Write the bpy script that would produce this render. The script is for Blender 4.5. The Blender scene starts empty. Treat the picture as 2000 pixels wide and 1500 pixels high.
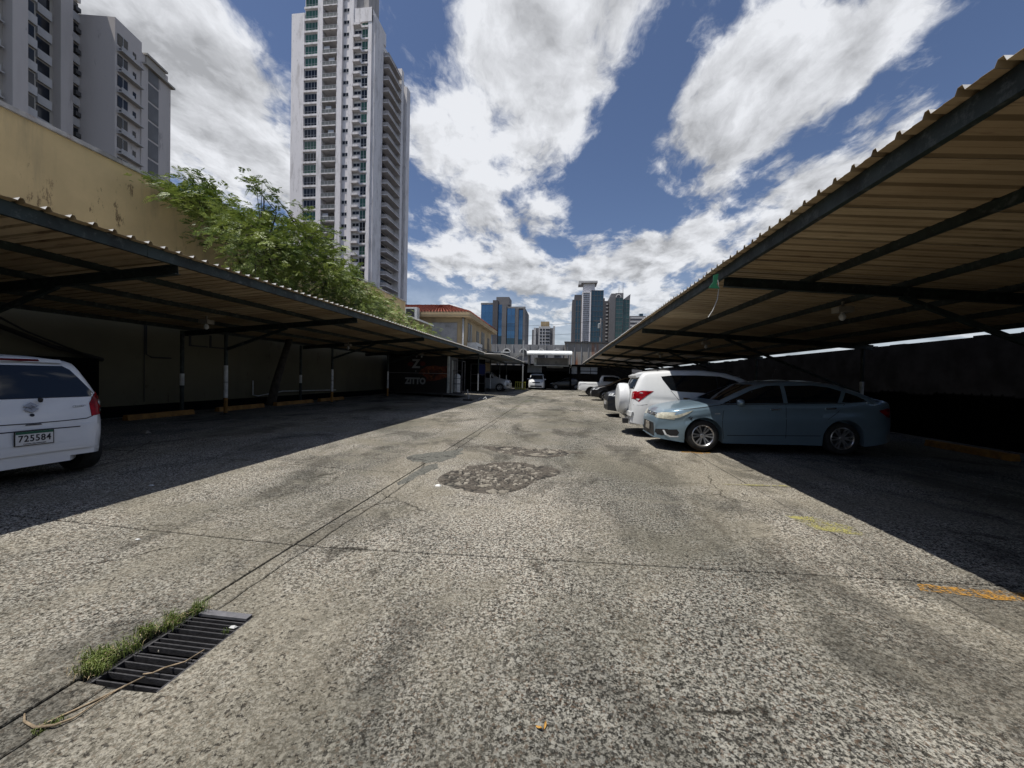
import bpy, bmesh, math, random
import numpy as np
from mathutils import Vector, Matrix, Euler, noise
from mathutils.bvhtree import BVHTree
from mathutils.geometry import delaunay_2d_cdt
random.seed(7); np.random.seed(7)
R = math.radians
sc = bpy.context.scene
COL = sc.collection
# ---------------------------------------------------------------- camera
F_PX, YAW, PITCH, ROLL, CAM_H = 760.0, R(7.3), R(-1.06), 0.022, 1.5
fw = Vector((-math.sin(YAW)*math.cos(PITCH), math.cos(YAW)*math.cos(PITCH), math.sin(PITCH)))
rt0 = Vector((math.cos(YAW), math.sin(YAW), 0))
up0 = rt0.cross(fw)
cR, sR = math.cos(ROLL), math.sin(ROLL)
rt = cR*rt0 + sR*up0
up = -sR*rt0 + cR*up0
cd = bpy.data.cameras.new('camera'); cam = bpy.data.objects.new('camera', cd); COL.objects.link(cam)
cd.sensor_fit = 'HORIZONTAL'; cd.sensor_width = 36.0; cd.lens = 36.0*F_PX/2000.0
cd.clip_start = 0.05; cd.clip_end = 4000
m3 = Matrix((rt, up, -fw)).transposed()
cam.matrix_world = Matrix.Translation((0, 0, CAM_H)) @ m3.to_4x4()
sc.camera = cam
def at(px, py, D):
    return Vector((0, 0, CAM_H)) + (fw + rt*((px-1000)/F_PX) - up*((py-750)/F_PX))*D
def atY(px, py, Y):
    r = fw + rt*((px-1000)/F_PX) - up*((py-750)/F_PX)
    return Vector((0, 0, CAM_H)) + r*(Y/r.y)
def direction(px, py):
    return (fw + rt*((px-1000)/F_PX) - up*((py-750)/F_PX)).normalized()
# ---------------------------------------------------------------- sun
SUN = Vector((-0.275, -0.17, 1.0)).normalized()
sl = bpy.data.lights.new('sun', 'SUN'); so = bpy.data.objects.new('sun', sl); COL.objects.link(so)
sl.energy = 5.0; sl.angle = R(0.5); sl.color = (1.0, 0.965, 0.905)
so.rotation_euler = (-SUN).to_track_quat('-Z', 'Y').to_euler()
so.location = (0, 0, 30)
# ---------------------------------------------------------------- world
W = bpy.data.worlds.new('World'); sc.world = W; W.use_nodes = True
class NT:
    def __init__(s, tree):
        s.t = tree; s.n = tree.nodes; s.l = tree.links
    def new(s, typ, **kw):
        n = s.n.new(typ)
        for k, v in kw.items(): setattr(n, k, v)
        return n
    def put(s, sock, v):
        if isinstance(v, bpy.types.NodeSocket): s.l.new(v, sock)
        elif v is not None:
            if hasattr(sock, 'default_value') and hasattr(sock.default_value, '__len__') and not isinstance(v, (int, float)) and len(v) == 3 and len(sock.default_value) == 4:
                v = tuple(v)+(1,)
            sock.default_value = v
    def m(s, op, a, b=None, c=None, clamp=False):
        n = s.new('ShaderNodeMath', operation=op, use_clamp=clamp)
        s.put(n.inputs[0], a)
        if b is not None: s.put(n.inputs[1], b)
        if c is not None: s.put(n.inputs[2], c)
        return n.outputs[0]
    def vm(s, op, a, b=None, sc_=None):
        n = s.new('ShaderNodeVectorMath', operation=op)
        s.put(n.inputs[0], a)
        if b is not None: s.put(n.inputs[1], b)
        if sc_ is not None: s.put(n.inputs['Scale'], sc_)
        return n.outputs['Value'] if op in ('DOT_PRODUCT', 'LENGTH', 'DISTANCE') else n.outputs[0]
    def ss(s, v, a, b, lo=0.0, hi=1.0):
        n = s.new('ShaderNodeMapRange', interpolation_type='SMOOTHSTEP')
        s.put(n.inputs[0], v); s.put(n.inputs[1], a); s.put(n.inputs[2], b); s.put(n.inputs[3], lo); s.put(n.inputs[4], hi)
        return n.outputs[0]
    def lin(s, v, a, b, lo=0.0, hi=1.0):
        n = s.new('ShaderNodeMapRange')
        s.put(n.inputs[0], v); s.put(n.inputs[1], a); s.put(n.inputs[2], b); s.put(n.inputs[3], lo); s.put(n.inputs[4], hi)
        return n.outputs[0]
    def noise(s, vec, scale, detail=4, rough=0.55, dist=0.0, col=False):
        n = s.new('ShaderNodeTexNoise')
        if vec is not None: s.l.new(vec, n.inputs['Vector'])
        n.inputs['Scale'].default_value = scale; n.inputs['Detail'].default_value = detail
        n.inputs['Roughness'].default_value = rough; n.inputs['Distortion'].default_value = dist
        return n.outputs['Color'] if col else n.outputs['Fac']
    def vor(s, vec, scale, feature='F1', out='Distance', rnd=1.0):
        n = s.new('ShaderNodeTexVoronoi', feature=feature)
        if vec is not None: s.l.new(vec, n.inputs['Vector'])
        n.inputs['Scale'].default_value = scale; n.inputs['Randomness'].default_value = rnd
        return n.outputs[out]
    def mix(s, f, a, b, mode='MIX'):
        n = s.new('ShaderNodeMix', data_type='RGBA', blend_type=mode)
        s.put(n.inputs[0], f); s.put(n.inputs[6], a); s.put(n.inputs[7], b)
        return n.outputs[2]
    def mapping(s, vec, scale=(1, 1, 1), rot=(0, 0, 0), loc=(0, 0, 0)):
        n = s.new('ShaderNodeMapping'); s.l.new(vec, n.inputs[0])
        n.inputs['Scale'].default_value = scale; n.inputs['Rotation'].default_value = rot; n.inputs['Location'].default_value = loc
        return n.outputs[0]
w = NT(W.node_tree); w.n.clear()
SKY_STRENGTH = 0.095
def build_world():
    tc = w.new('ShaderNodeTexCoord'); g = tc.outputs['Generated']
    sky = w.new('ShaderNodeTexSky', sky_type='NISHITA')
    sky.sun_disc = False
    sky.sun_elevation = math.asin(SUN.z); sky.sun_rotation = math.atan2(SUN.x, SUN.y)
    sky.air_density = 1.0; sky.dust_density = 0.4; sky.ozone_density = 2.2; sky.altitude = 0
    skyc = w.mix(1.0, sky.outputs[0], (0.86, 0.84, 0.92), 'MULTIPLY')
    sep = w.new('ShaderNodeSeparateXYZ'); w.l.new(g, sep.inputs[0])
    z = w.m('MAXIMUM', sep.outputs[2], 0.0)
    zz = w.m('ADD', z, 0.16)
    px = w.m('DIVIDE', sep.outputs[0], zz); py = w.m('DIVIDE', sep.outputs[1], zz)
    cmb = w.new('ShaderNodeCombineXYZ'); w.l.new(px, cmb.inputs[0]); w.l.new(py, cmb.inputs[1])
    p = w.mapping(cmb.outputs[0], scale=(1.0, 0.70, 1), rot=(0, 0, R(-14)), loc=(3.1, 1.7, 0))
    warp = w.noise(p, 2.2, 5, 0.6, col=True)
    pw = w.vm('ADD', p, w.vm('SCALE', w.vm('SUBTRACT', warp, (0.5, 0.5, 0.5)), sc_=0.22))
    big = w.noise(pw, 2.4, 12, 0.60)
    shift = w.vm('ADD', pw, (0.035, -0.06, 0.0))
    big_s = w.noise(shift, 2.4, 12, 0.60)
    relief = w.m('SUBTRACT', big, big_s)
    fine = w.noise(pw, 9.0, 9, 0.68)
    dens = w.m('ADD', w.m('ADD', w.m('MULTIPLY', w.m('SUBTRACT', big, 0.5), 2.3), 0.5), w.m('MULTIPLY', w.m('SUBTRACT', fine, 0.5), 0.34))
    # large cloud masses and blue gaps, each a direction on the sky with an angular radius and a weight
    blobs = [(430,230,11,.20),(330,100,8,.10),(230,20,8,.12),(470,20,7,.10),(380,60,4,-.06),(500,70,4,-.16),(330,240,9,.10),
             (900,90,11,.20),(1000,130,8,.06),(1130,60,9,.17),(1290,30,6,.04),(1000,10,7,.08),
             (1140,200,5,.10),(1060,290,5,.06),(830,290,4,.05),(870,370,3,-.10),(960,220,3.2,-.13),(900,200,3.2,-.06),
             (1290,110,4.5,-.13),(1220,330,4,-.12),(1160,380,3.5,-.10),(1270,250,4,-.02),(1240,170,3.4,-.02),(1480,190,4.5,-.02),
             (1530,60,5,.15),(1440,200,6,.17),(1340,330,6,.15),(1600,140,4.5,.10),(1450,340,5,.12),(1560,310,4.5,.08),(1700,90,5,.04),(1790,20,4.5,.08),(1690,130,3,.05),
             (1680,220,5,-.14),(1850,130,7,-.17),(1600,270,3,-.03),(1930,30,8,-.22),(1740,235,3,.02),(1560,420,6,.13),(1760,270,5,.20),
             (1620,380,4,.10),(1400,450,4,.10),(1250,480,3.5,.10),(1300,420,2.6,-.12),
             (880,440,7,.18),(1080,480,8,.18),(950,520,8,.14),(1200,560,8,.16),(1330,530,7,.15),(1000,600,9,.10)]
    for (bx, by, rad, wt) in blobs:
        d = direction(bx, by)
        dp = w.vm('DOT_PRODUCT', g, tuple(d))
        c1 = math.cos(R(rad*1.15)); 
        dens = w.m('ADD', dens, w.ss(dp, c1, 1.0, 0.0, wt*0.85+(0.075 if wt > 0 else 0)))
    dens = w.m('SUBTRACT', dens, 0.13)
    cover = w.ss(dens, 0.40, 0.68)
    thick = w.ss(dens, 0.62, 1.15)
    grey = w.noise(pw, 1.9, 6, 0.55)
    bright = w.m('ADD', w.m('ADD', w.m('MULTIPLY', thick, -0.20), w.lin(grey, 0.35, 0.68, 0.67, 1.0)), w.m('MULTIPLY', relief, 3.0))
    bright = w.m('MINIMUM', w.m('MAXIMUM', bright, 0.46), 0.97)
    cc = w.new('ShaderNodeCombineXYZ')
    w.l.new(w.m('MULTIPLY', bright, 0.965), cc.inputs[0]); w.l.new(w.m('MULTIPLY', bright, 0.985), cc.inputs[1]); w.l.new(w.m('MULTIPLY', bright, 1.03), cc.inputs[2])
    ccs = w.vm('SCALE', cc.outputs[0], sc_=0.90/SKY_STRENGTH)
    low = w.ss(z, 0.0, 0.30, 1.0, 0.0)
    haze = w.m('MULTIPLY', low, 0.55)
    fac = w.m('MAXIMUM', w.m('MULTIPLY', cover, 0.97), haze)
    lowc = tuple(v/SKY_STRENGTH for v in (0.42, 0.50, 0.57))
    skyh = w.mix(w.m('MULTIPLY', low, 0.5), skyc, lowc)
    hor = w.mix(w.m('MULTIPLY', low, 0.35), ccs, lowc)
    col = w.mix(fac, skyh, hor)
    bg = w.new('ShaderNodeBackground'); w.l.new(col, bg.inputs[0]); bg.inputs[1].default_value = SKY_STRENGTH
    out = w.new('ShaderNodeOutputWorld'); w.l.new(bg.outputs[0], out.inputs[0])
build_world()
vs = sc.view_settings
vs.view_transform = 'Standard'; vs.look = 'None'; vs.exposure = 0.0; vs.gamma = 1.0; vs.use_curve_mapping = False
cy = sc.cycles
cy.max_bounces = 6; cy.diffuse_bounces = 1; cy.glossy_bounces = 3; cy.transmission_bounces = 2; cy.volume_bounces = 0
cy.caustics_reflective = False; cy.caustics_refractive = False
cy.use_denoising = True
W.cycles.sampling_method = 'MANUAL'; W.cycles.sample_map_resolution = 512
# ---------------------------------------------------------------- materials
def new_mat(name):
    m = bpy.data.materials.new(name); m.use_nodes = True
    n = NT(m.node_tree); b = m.node_tree.nodes['Principled BSDF']
    return m, n, b
def simple(name, col, rough=0.6, metal=0.0, var=0.0, scale=4.0, bump=0.0, bscale=None, coat=0.0, streak=False, dirt=None, spec=0.5, coords='Object'):
    m, n, b = new_mat(name)
    b.inputs['Roughness'].default_value = rough; b.inputs['Metallic'].default_value = metal
    b.inputs['Coat Weight'].default_value = coat; b.inputs['Coat Roughness'].default_value = 0.04
    b.inputs['Specular IOR Level'].default_value = spec
    tc = n.new('ShaderNodeTexCoord').outputs[coords]
    c = tuple(col)+(1,)
    if var > 0:
        v = n.mapping(tc, scale=(1, 1, 0.12)) if streak else tc
        nz = n.noise(v, scale, 6, 0.62)
        f = n.ss(nz, 0.3, 0.7)
        lo = tuple(max(0, x*(1-var)) for x in col); hi = tuple(x*(1+var*0.5) for x in col)
        cs = n.mix(f, lo, hi)
        if dirt:
            dc, amt = dirt
            nz2 = n.noise(v, scale*2.7, 7, 0.7)
            cs = n.mix(n.m('MULTIPLY', n.ss(nz2, 0.52, 0.68), amt), cs, dc)
        n.l.new(cs, b.inputs['Base Color'])
        n.l.new(n.lin(nz, 0.3, 0.7, min(1, rough*1.15), rough*0.85), b.inputs['Roughness'])
    else:
        b.inputs['Base Color'].default_value = c
    if bump > 0:
        bn = n.new('ShaderNodeBump'); bn.inputs['Strength'].default_value = bump; bn.inputs['Distance'].default_value = 0.01
        n.l.new(n.noise(tc, bscale or scale*8, 5, 0.6), bn.inputs['Height']); n.l.new(bn.outputs[0], b.inputs['Normal'])
    return m
def ground_mat():
    m, n, b = new_mat('aggregate_concrete')
    tc = n.new('ShaderNodeTexCoord').outputs['Object']
    wob = n.vm('ADD', tc, n.vm('SCALE', n.vm('SUBTRACT', n.noise(tc, 60, 2, 0.5, col=True), (.5, .5, .5)), sc_=0.012))
    st = n.vor(wob, 95, out='Color'); sp = n.new('ShaderNodeSeparateXYZ'); n.l.new(st, sp.inputs[0])
    d1 = n.vor(wob, 95)
    fn = n.noise(tc, 150, 4, 0.75)
    md = n.noise(tc, 34, 4, 0.65)
    # worn patches where the stones show, smoother ones where the paste is left
    big = n.noise(n.mapping(tc, loc=(4, 2, 0)), 0.42, 5, 0.6, 0.5)
    big2 = n.noise(tc, 1.7, 5, 0.62)
    wear = n.ss(n.m('ADD', n.m('MULTIPLY', big, 0.7), n.m('MULTIPLY', big2, 0.3)), 0.40, 0.56)
    mot = n.noise(wob, 42, 9, 0.80); mot2 = n.noise(n.mapping(tc, loc=(7, 1, 0)), 95, 6, 0.75)
    f1 = n.ss(n.m('ADD', n.m('MULTIPLY', mot, 0.62), n.m('MULTIPLY', mot2, 0.38)), 0.45, 0.56)
    stone = n.mix(f1, (0.024, 0.024, 0.022), (0.56, 0.525, 0.455))
    stone = n.mix(n.m('MULTIPLY', n.ss(sp.outputs[0], 0.78, 0.95), 0.8), stone, (0.54, 0.52, 0.47))
    stone = n.mix(n.m('MULTIPLY', n.ss(sp.outputs[1], 0.80, 0.96), 0.85), stone, (0.06, 0.056, 0.055))
    stone = n.mix(n.m('MULTIPLY', n.ss(sp.outputs[2], 0.82, 0.95), 0.6), stone, (0.20, 0.13, 0.09))
    paste = n.mix(n.ss(fn, 0.30, 0.66), (0.10, 0.090, 0.072), (0.30, 0.272, 0.215))
    paste = n.mix(n.m('MULTIPLY', n.ss(mot, 0.5, 0.62), 0.5), paste, (0.40, 0.365, 0.29))
    c = n.mix(n.lin(wear, 0, 1, 0.30, 0.95), paste, stone)
    pits = n.ss(n.noise(tc, 38, 4, 0.7), 0.585, 0.645)
    c = n.mix(n.m('MULTIPLY', pits, 0.8), c, (0.035, 0.032, 0.030))
    # large, soft staining
    s1 = n.noise(n.mapping(tc, scale=(1.2, 0.55, 1), loc=(9, 3, 0)), 0.75, 7, 0.66, 0.8)
    c = n.mix(n.ss(s1, 0.47, 0.66, 0, 0.60), c, (0.050, 0.048, 0.043))
    s2 = n.noise(n.mapping(tc, scale=(0.8, 1.5, 1), loc=(1, 13, 0)), 1.3, 6, 0.62, 0.6)
    c = n.mix(n.ss(s2, 0.56, 0.72, 0, 0.40), c, (0.34, 0.31, 0.25))
    s3 = n.noise(n.mapping(tc, scale=(1, .25, 1), loc=(5, 1, 0)), 2.2, 5, 0.6, 0.4)
    c = n.mix(n.ss(s3, 0.58, 0.74, 0, 0.35), c, (0.10, 0.085, 0.065))
    hc = n.vor(n.vm('ADD', tc, n.vm('SCALE', n.noise(tc, 2.5, 4, 0.6, col=True), sc_=0.35)), 0.33, feature='DISTANCE_TO_EDGE')
    crack = n.m('MULTIPLY', n.ss(hc, 0.0, 0.006, 1.0, 0.0), n.ss(n.noise(tc, 0.6, 2), 0.5, 0.62))
    c = n.mix(n.m('MULTIPLY', crack, 0.75), c, (0.04, 0.036, 0.03))
    oil = n.noise(n.mapping(tc, scale=(1, .8, 1), loc=(31, 17, 0)), 1.9, 6, 0.7, 1.2)
    c = n.mix(n.ss(oil, 0.60, 0.70, 0, 0.55), c, (0.035, 0.031, 0.026))
    wide = n.noise(n.mapping(tc, scale=(1, .45, 1), loc=(2, 8, 0)), 0.28, 5, 0.6, 0.3)
    tone = n.mix(n.ss(wide, 0.36, 0.62), (0.56, 0.575, 0.57), (0.99, 0.98, 0.955))
    c = n.mix(1.0, c, tone, 'MULTIPLY')
    n.l.new(c, b.inputs['Base Color'])
    b.inputs['Roughness'].default_value = 0.95; b.inputs['Specular IOR Level'].default_value = 0.0
    h = n.m('ADD', n.m('MULTIPLY', n.m('SUBTRACT', 1.0, d1), n.lin(wear, 0, 1, 0.15, 0.8)), n.m('MULTIPLY', fn, 0.5))
    h = n.m('SUBTRACT', h, n.m('MULTIPLY', pits, 0.8))
    h = n.m('SUBTRACT', h, n.m('MULTIPLY', crack, 1.2))
    bn = n.new('ShaderNodeBump'); bn.inputs['Strength'].default_value = 0.9; bn.inputs['Distance'].default_value = 0.006
    n.l.new(h, bn.inputs['Height']); n.l.new(bn.outputs[0], b.inputs['Normal'])
    return m
M = {}
M['ground'] = ground_mat()
M['dirt'] = simple('joint_dirt', (0.045, 0.04, 0.032), 0.95, var=0.4, scale=9, bump=0.5)
def rubble_mat(grey=False):
    m, n, b = new_mat('broken_grey_mortar' if grey else 'broken_asphalt')
    tc = n.new('ShaderNodeTexCoord').outputs['Object']
    fn = n.noise(tc, 45, 7, 0.75)
    at_ = n.new('ShaderNodeAttribute', attribute_name='lift'); lift = at_.outputs['Fac']
    ctone = n.new('ShaderNodeAttribute', attribute_name='chunk').outputs['Fac']
    c = n.mix(n.ss(fn, 0.35, 0.62), (0.034, 0.029, 0.023), (0.120, 0.102, 0.080))
    c = n.mix(n.m('MULTIPLY', n.ss(ctone, 0.66, 0.95), n.ss(fn, 0.3, 0.55)), c, (0.25, 0.225, 0.18))
    if grey: c = n.mix(n.ss(fn, 0.35, 0.62), (0.045, 0.046, 0.040), (0.16, 0.155, 0.13))
    c = n.mix(n.ss(lift, 0.20, 0.62, 0.96, 0.0), c, (0.016, 0.014, 0.011))
    n.l.new(c, b.inputs['Base Color']); b.inputs['Roughness'].default_value = 0.95
    bn = n.new('ShaderNodeBump'); bn.inputs['Strength'].default_value = 0.8; bn.inputs['Distance'].default_value = 0.006
    n.l.new(fn, bn.inputs['Height']); n.l.new(bn.outputs[0], b.inputs['Normal'])
    return m
M['rubble'] = rubble_mat()
M['rubble_grey'] = rubble_mat(True)
M['patch'] = simple('grey_mortar_patch', (0.082, 0.080, 0.068), 0.95, var=0.45, scale=14, bump=0.6, bscale=90)
M['stone_light'] = simple('loose_stone', (0.30, 0.27, 0.22), 0.9, var=0.5, scale=14, bump=0.4)
def yellow_mat(name, c, cover):
    m, n, b = new_mat(name)
    tc = n.new('ShaderNodeTexCoord').outputs['Object']
    fn = n.noise(tc, 55, 6, 0.8); f2 = n.noise(tc, 5, 4, 0.65)
    f = n.ss(n.m('ADD', n.m('MULTIPLY', fn, 0.6), n.m('MULTIPLY', f2, 0.4)), 1-cover-0.05, 1-cover+0.05)
    b.inputs['Base Color'].default_value = c+(1,); b.inputs['Roughness'].default_value = 0.9; b.inputs['Specular IOR Level'].default_value = 0.1
    tr = n.new('ShaderNodeBsdfTransparent'); ms = n.new('ShaderNodeMixShader'); n.l.new(f, ms.inputs[0]); n.l.new(b.outputs[0], ms.inputs[1]); n.l.new(tr.outputs[0], ms.inputs[2])
    n.l.new(ms.outputs[0], m.node_tree.nodes['Material Output'].inputs[0])
    bn = n.new('ShaderNodeBump'); bn.inputs['Strength'].default_value = 0.7; bn.inputs['Distance'].default_value = 0.005
    n.l.new(n.noise(tc, 110, 3), bn.inputs['Height']); n.l.new(bn.outputs[0], b.inputs['Normal'])
    return m
M['paint_orange'] = yellow_mat('worn_orange_road_paint', (0.42, 0.22, 0.045), 0.49)
M['paint_yellow'] = yellow_mat('faded_yellow_road_paint', (0.36, 0.33, 0.12), 0.53)
M['kerb_yellow'] = simple('yellow_kerb_paint', (0.30, 0.14, 0.02), 0.7, var=0.35, scale=6, dirt=((0.08, 0.06, 0.04), 0.5), bump=0.3)
# metals / roof
M['steel_green'] = simple('dark_green_painted_steel', (0.011, 0.021, 0.018), 0.6, var=0.6, scale=3.5, dirt=((0.11, 0.12, 0.11), 0.55), bump=0.15)
def sheet_mat():
    m, n, b = new_mat('tan_roof_sheet')
    tc = n.new('ShaderNodeTexCoord').outputs['Object']
    oi = n.new('ShaderNodeObjectInfo')
    v = n.vm('ADD', tc, n.vm('SCALE', oi.outputs['Location'], sc_=1.0))
    nz = n.noise(n.mapping(v, scale=(.5, 2, 1)), 1.6, 6, 0.65)
    c = n.mix(n.ss(nz, 0.3, 0.7), (0.38, 0.28, 0.16), (0.64, 0.50, 0.31))
    c = n.mix(n.m('MULTIPLY', oi.outputs['Random'], 0.7), c, (0.27, 0.18, 0.095))
    rust = n.ss(n.noise(n.mapping(v, scale=(.35, 3, 1)), 3.0, 7, 0.7), 0.56, 0.70)
    c = n.mix(n.m('MULTIPLY', rust, 0.75), c, (0.10, 0.045, 0.02))
    geo = n.new('ShaderNodeNewGeometry')
    n.l.new(c, b.inputs['Base Color']); b.inputs['Roughness'].default_value = 0.5; b.inputs['Metallic'].default_value = 0.0
    b.inputs['Specular IOR Level'].default_value = 0.6
    return m
M['sheet'] = sheet_mat()
M['sheet_white'] = simple('weathered_zinc', (0.45, 0.45, 0.44), 0.5, metal=0.2, var=0.35, scale=3, dirt=((0.15, 0.10, 0.06), 0.5))
M['post_white'] = simple('white_band_paint', (0.62, 0.62, 0.60), 0.6, var=0.25, scale=8)
def wall_mat(name, base, stain, stain2, amt=1.0):
    m, n, b = new_mat(name)
    tc = n.new('ShaderNodeTexCoord').outputs['Object']
    nz = n.noise(tc, 0.35, 6, 0.6)
    c = n.mix(n.ss(nz, 0.3, 0.7), tuple(x*0.80 for x in base), tuple(x*1.10 for x in base))
    st = n.noise(n.mapping(tc, scale=(1, 1, 0.13)), 0.9, 7, 0.66)
    c = n.mix(n.m('MULTIPLY', n.ss(st, 0.5, 0.72), 0.65*amt), c, stain)
    sp = n.noise(n.mapping(tc, scale=(1.4, 1.4, 0.5)), 2.6, 8, 0.78)
    mask = n.ss(n.noise(tc, 0.4, 3), 0.45, 0.6)
    c = n.mix(n.m('MULTIPLY', n.m('MULTIPLY', n.ss(sp, 0.585, 0.64), mask), 0.8*amt), c, stain2)
    n.l.new(c, b.inputs['Base Color']); b.inputs['Roughness'].default_value = 0.9
    bn = n.new('ShaderNodeBump'); bn.inputs['Strength'].default_value = 0.35; bn.inputs['Distance'].default_value = 0.02
    n.l.new(n.noise(tc, 5, 6, 0.65), bn.inputs['Height']); n.l.new(bn.outputs[0], b.inputs['Normal'])
    return m
M['wall_yellow'] = wall_mat('ochre_rendered_wall', (0.70, 0.52, 0.27), (0.22, 0.18, 0.12), (0.10, 0.05, 0.025))
M['coping'] = simple('whitewashed_coping', (0.50, 0.47, 0.45), 0.85, var=0.5, scale=1.5, dirt=((0.2, 0.09, 0.05), 0.7))
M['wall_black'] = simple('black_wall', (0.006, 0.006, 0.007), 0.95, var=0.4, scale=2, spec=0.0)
M['dark_net_and_shade'] = simple('black_sheeting_and_shade', (0.006, 0.007, 0.008), 0.9, var=0.3, scale=3, spec=0.0)  # black of the wall-side panels and of the sheets added as shade
M['wall_lower_shade'] = wall_mat('shade_darkened_wall_base', (0.13, 0.115, 0.07), (0.09, 0.08, 0.055), (0.05, 0.04, 0.025))  # wall colour darkened to stand for the shade under the carport
M['emblem'] = simple('dull_chrome', (0.30, 0.30, 0.32), 0.35, metal=0.6)
M['wall_house'] = wall_mat('cream_house_wall', (0.42, 0.32, 0.19), (0.20, 0.17, 0.13), (0.12, 0.08, 0.05))
M['wall_grey'] = wall_mat('grey_concrete_wall', (0.26, 0.26, 0.265), (0.10, 0.10, 0.10), (0.06, 0.06, 0.06))
M['wall_rust'] = wall_mat('rust_streaked_concrete', (0.33, 0.30, 0.26), (0.34, 0.10, 0.025), (0.12, 0.06, 0.03), 1.5)
M['conc_light'] = simple('light_concrete', (0.30, 0.30, 0.30), 0.9, var=0.3, scale=0.6, dirt=((0.1, 0.1, 0.1), 0.5))
M['white_paint'] = simple('white_painted_metal', (0.72, 0.74, 0.73), 0.5, var=0.12, scale=3)
M['white_dull'] = simple('dull_white_panel', (0.32, 0.33, 0.33), 0.6, var=0.2, scale=2)
def tower_mat(name, base, dirt, sc_=0.12):
    m, n, b = new_mat(name)
    tc = n.new('ShaderNodeTexCoord').outputs['Object']
    st = n.noise(n.mapping(tc, scale=(1, 1, 0.22)), sc_*6, 8, 0.7)
    c = n.mix(n.ss(st, 0.48, 0.68), base, dirt)
    st2 = n.noise(n.mapping(tc, scale=(1, 1, 0.3)), sc_*16, 6, 0.75)
    c = n.mix(n.m('MULTIPLY', n.ss(st2, 0.58, 0.66), 0.6), c, tuple(x*0.55 for x in dirt))
    n.l.new(c, b.inputs['Base Color']); b.inputs['Roughness'].default_value = 0.85
    return m
M['tower'] = tower_mat('weathered_white_tower_paint', (0.88, 0.84, 0.83), (0.62, 0.585, 0.57))
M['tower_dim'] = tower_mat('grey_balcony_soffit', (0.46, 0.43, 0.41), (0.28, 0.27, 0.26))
M['b_grey'] = tower_mat('pale_grey_building_paint', (0.62, 0.575, 0.545), (0.56, 0.52, 0.49), 0.03)
M['b_grey2'] = tower_mat('mid_grey_building_paint', (0.47, 0.44, 0.39), (0.40, 0.375, 0.335), 0.03)
M['b_white'] = simple('off_white_sill_paint', (0.55, 0.54, 0.53), 0.8, var=0.15, scale=0.5)
M['b_panel'] = simple('dark_grey_panel', (0.20, 0.20, 0.205), 0.8, var=0.15, scale=0.5)
def glass_mat(name, col, rough=0.08, var=0.5, scale=0.3, metal=0.0, spec=0.8):
    m, n, b = new_mat(name)
    oi = n.new('ShaderNodeObjectInfo')
    tc = n.new('ShaderNodeTexCoord').outputs['Object']
    f = n.m('ADD', n.m('MULTIPLY', oi.outputs['Random'], var), n.m('MULTIPLY', n.noise(tc, scale, 3), 0.3))
    n.l.new(n.mix(f, tuple(x*0.45 for x in col), tuple(x*1.5 for x in col)), b.inputs['Base Color'])
    b.inputs['Roughness'].default_value = rough; b.inputs['Metallic'].default_value = metal; b.inputs['Specular IOR Level'].default_value = spec
    return m
M['gl_green'] = glass_mat('green_tinted_glass', (0.050, 0.15, 0.105), 0.12, spec=.4)
M['gl_dark'] = glass_mat('dark_window_glass', (0.014, 0.018, 0.026), 0.10, spec=0.35)
M['gl_house'] = glass_mat('dusty_window_glass', (0.03, 0.03, 0.032), 0.25)
M['gl_blue'] = glass_mat('blue_mirror_glass', (0.08, 0.19, 0.34), 0.06, var=0.35, metal=0.7)
M['gl_teal'] = glass_mat('dark_teal_mirror_glass', (0.035, 0.085, 0.12), 0.12, var=0.25, metal=0.55)
M['gl_gtower'] = glass_mat('grey_green_mirror_glass', (0.06, 0.12, 0.115), 0.12, var=0.25, metal=0.55)
M['frame_white'] = simple('white_window_frame', (0.50, 0.50, 0.50), 0.6)
M['frame_grey'] = simple('grey_window_frame', (0.12, 0.13, 0.13), 0.6)
M['stone_dark'] = simple('dark_cladding', (0.10, 0.095, 0.10), 0.7, var=0.1, scale=.1)
M['stone_mid'] = simple('grey_cladding', (0.17, 0.165, 0.17), 0.7, var=0.1, scale=.1)
M['ac'] = simple('air_conditioner_casing', (0.10, 0.10, 0.10), 0.7)
def roof_tile_mat():
    m, n, b = new_mat('red_clay_tile')
    oi = n.new('ShaderNodeObjectInfo'); tc = n.new('ShaderNodeTexCoord').outputs['Object']
    c = n.mix(n.noise(tc, 1.4, 6, 0.7), (0.10, 0.022, 0.012), (0.33, 0.085, 0.045))
    c = n.mix(n.m('MULTIPLY', n.ss(n.noise(tc, 4, 5, .7), .55, .68), .6), c, (0.10, 0.06, 0.045))
    n.l.new(c, b.inputs['Base Color']); b.inputs['Roughness'].default_value = 0.85
    return m
M['tile'] = roof_tile_mat()
M['sheet_top'] = simple('galvanised_roof_top', (0.52, 0.51, 0.49), 0.5, var=0.3, scale=2, dirt=((0.25, 0.17, 0.10), 0.5))
def leaf_mat(name, a, c2):
    m, n, b = new_mat(name)
    tc = n.new('ShaderNodeTexCoord').outputs['Object']
    f = n.ss(n.noise(tc, 1.3, 4, .6), .35, .65)
    f2 = n.noise(tc, 14, 3, .6)
    c = n.mix(f, a, c2)
    c = n.mix(n.m('MULTIPLY', n.ss(f2, .5, .7), .5), c, tuple(x*1.5 for x in c2))
    n.l.new(c, b.inputs['Base Color']); b.inputs['Roughness'].default_value = 0.5
    tr = n.new('ShaderNodeBsdfTranslucent'); n.l.new(c, tr.inputs[0])
    ms = n.new('ShaderNodeMixShader'); ms.inputs[0].default_value = 0.22
    n.l.new(b.outputs[0], ms.inputs[1]); n.l.new(tr.outputs[0], ms.inputs[2])
    n.l.new(ms.outputs[0], m.node_tree.nodes['Material Output'].inputs[0])
    return m
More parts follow.
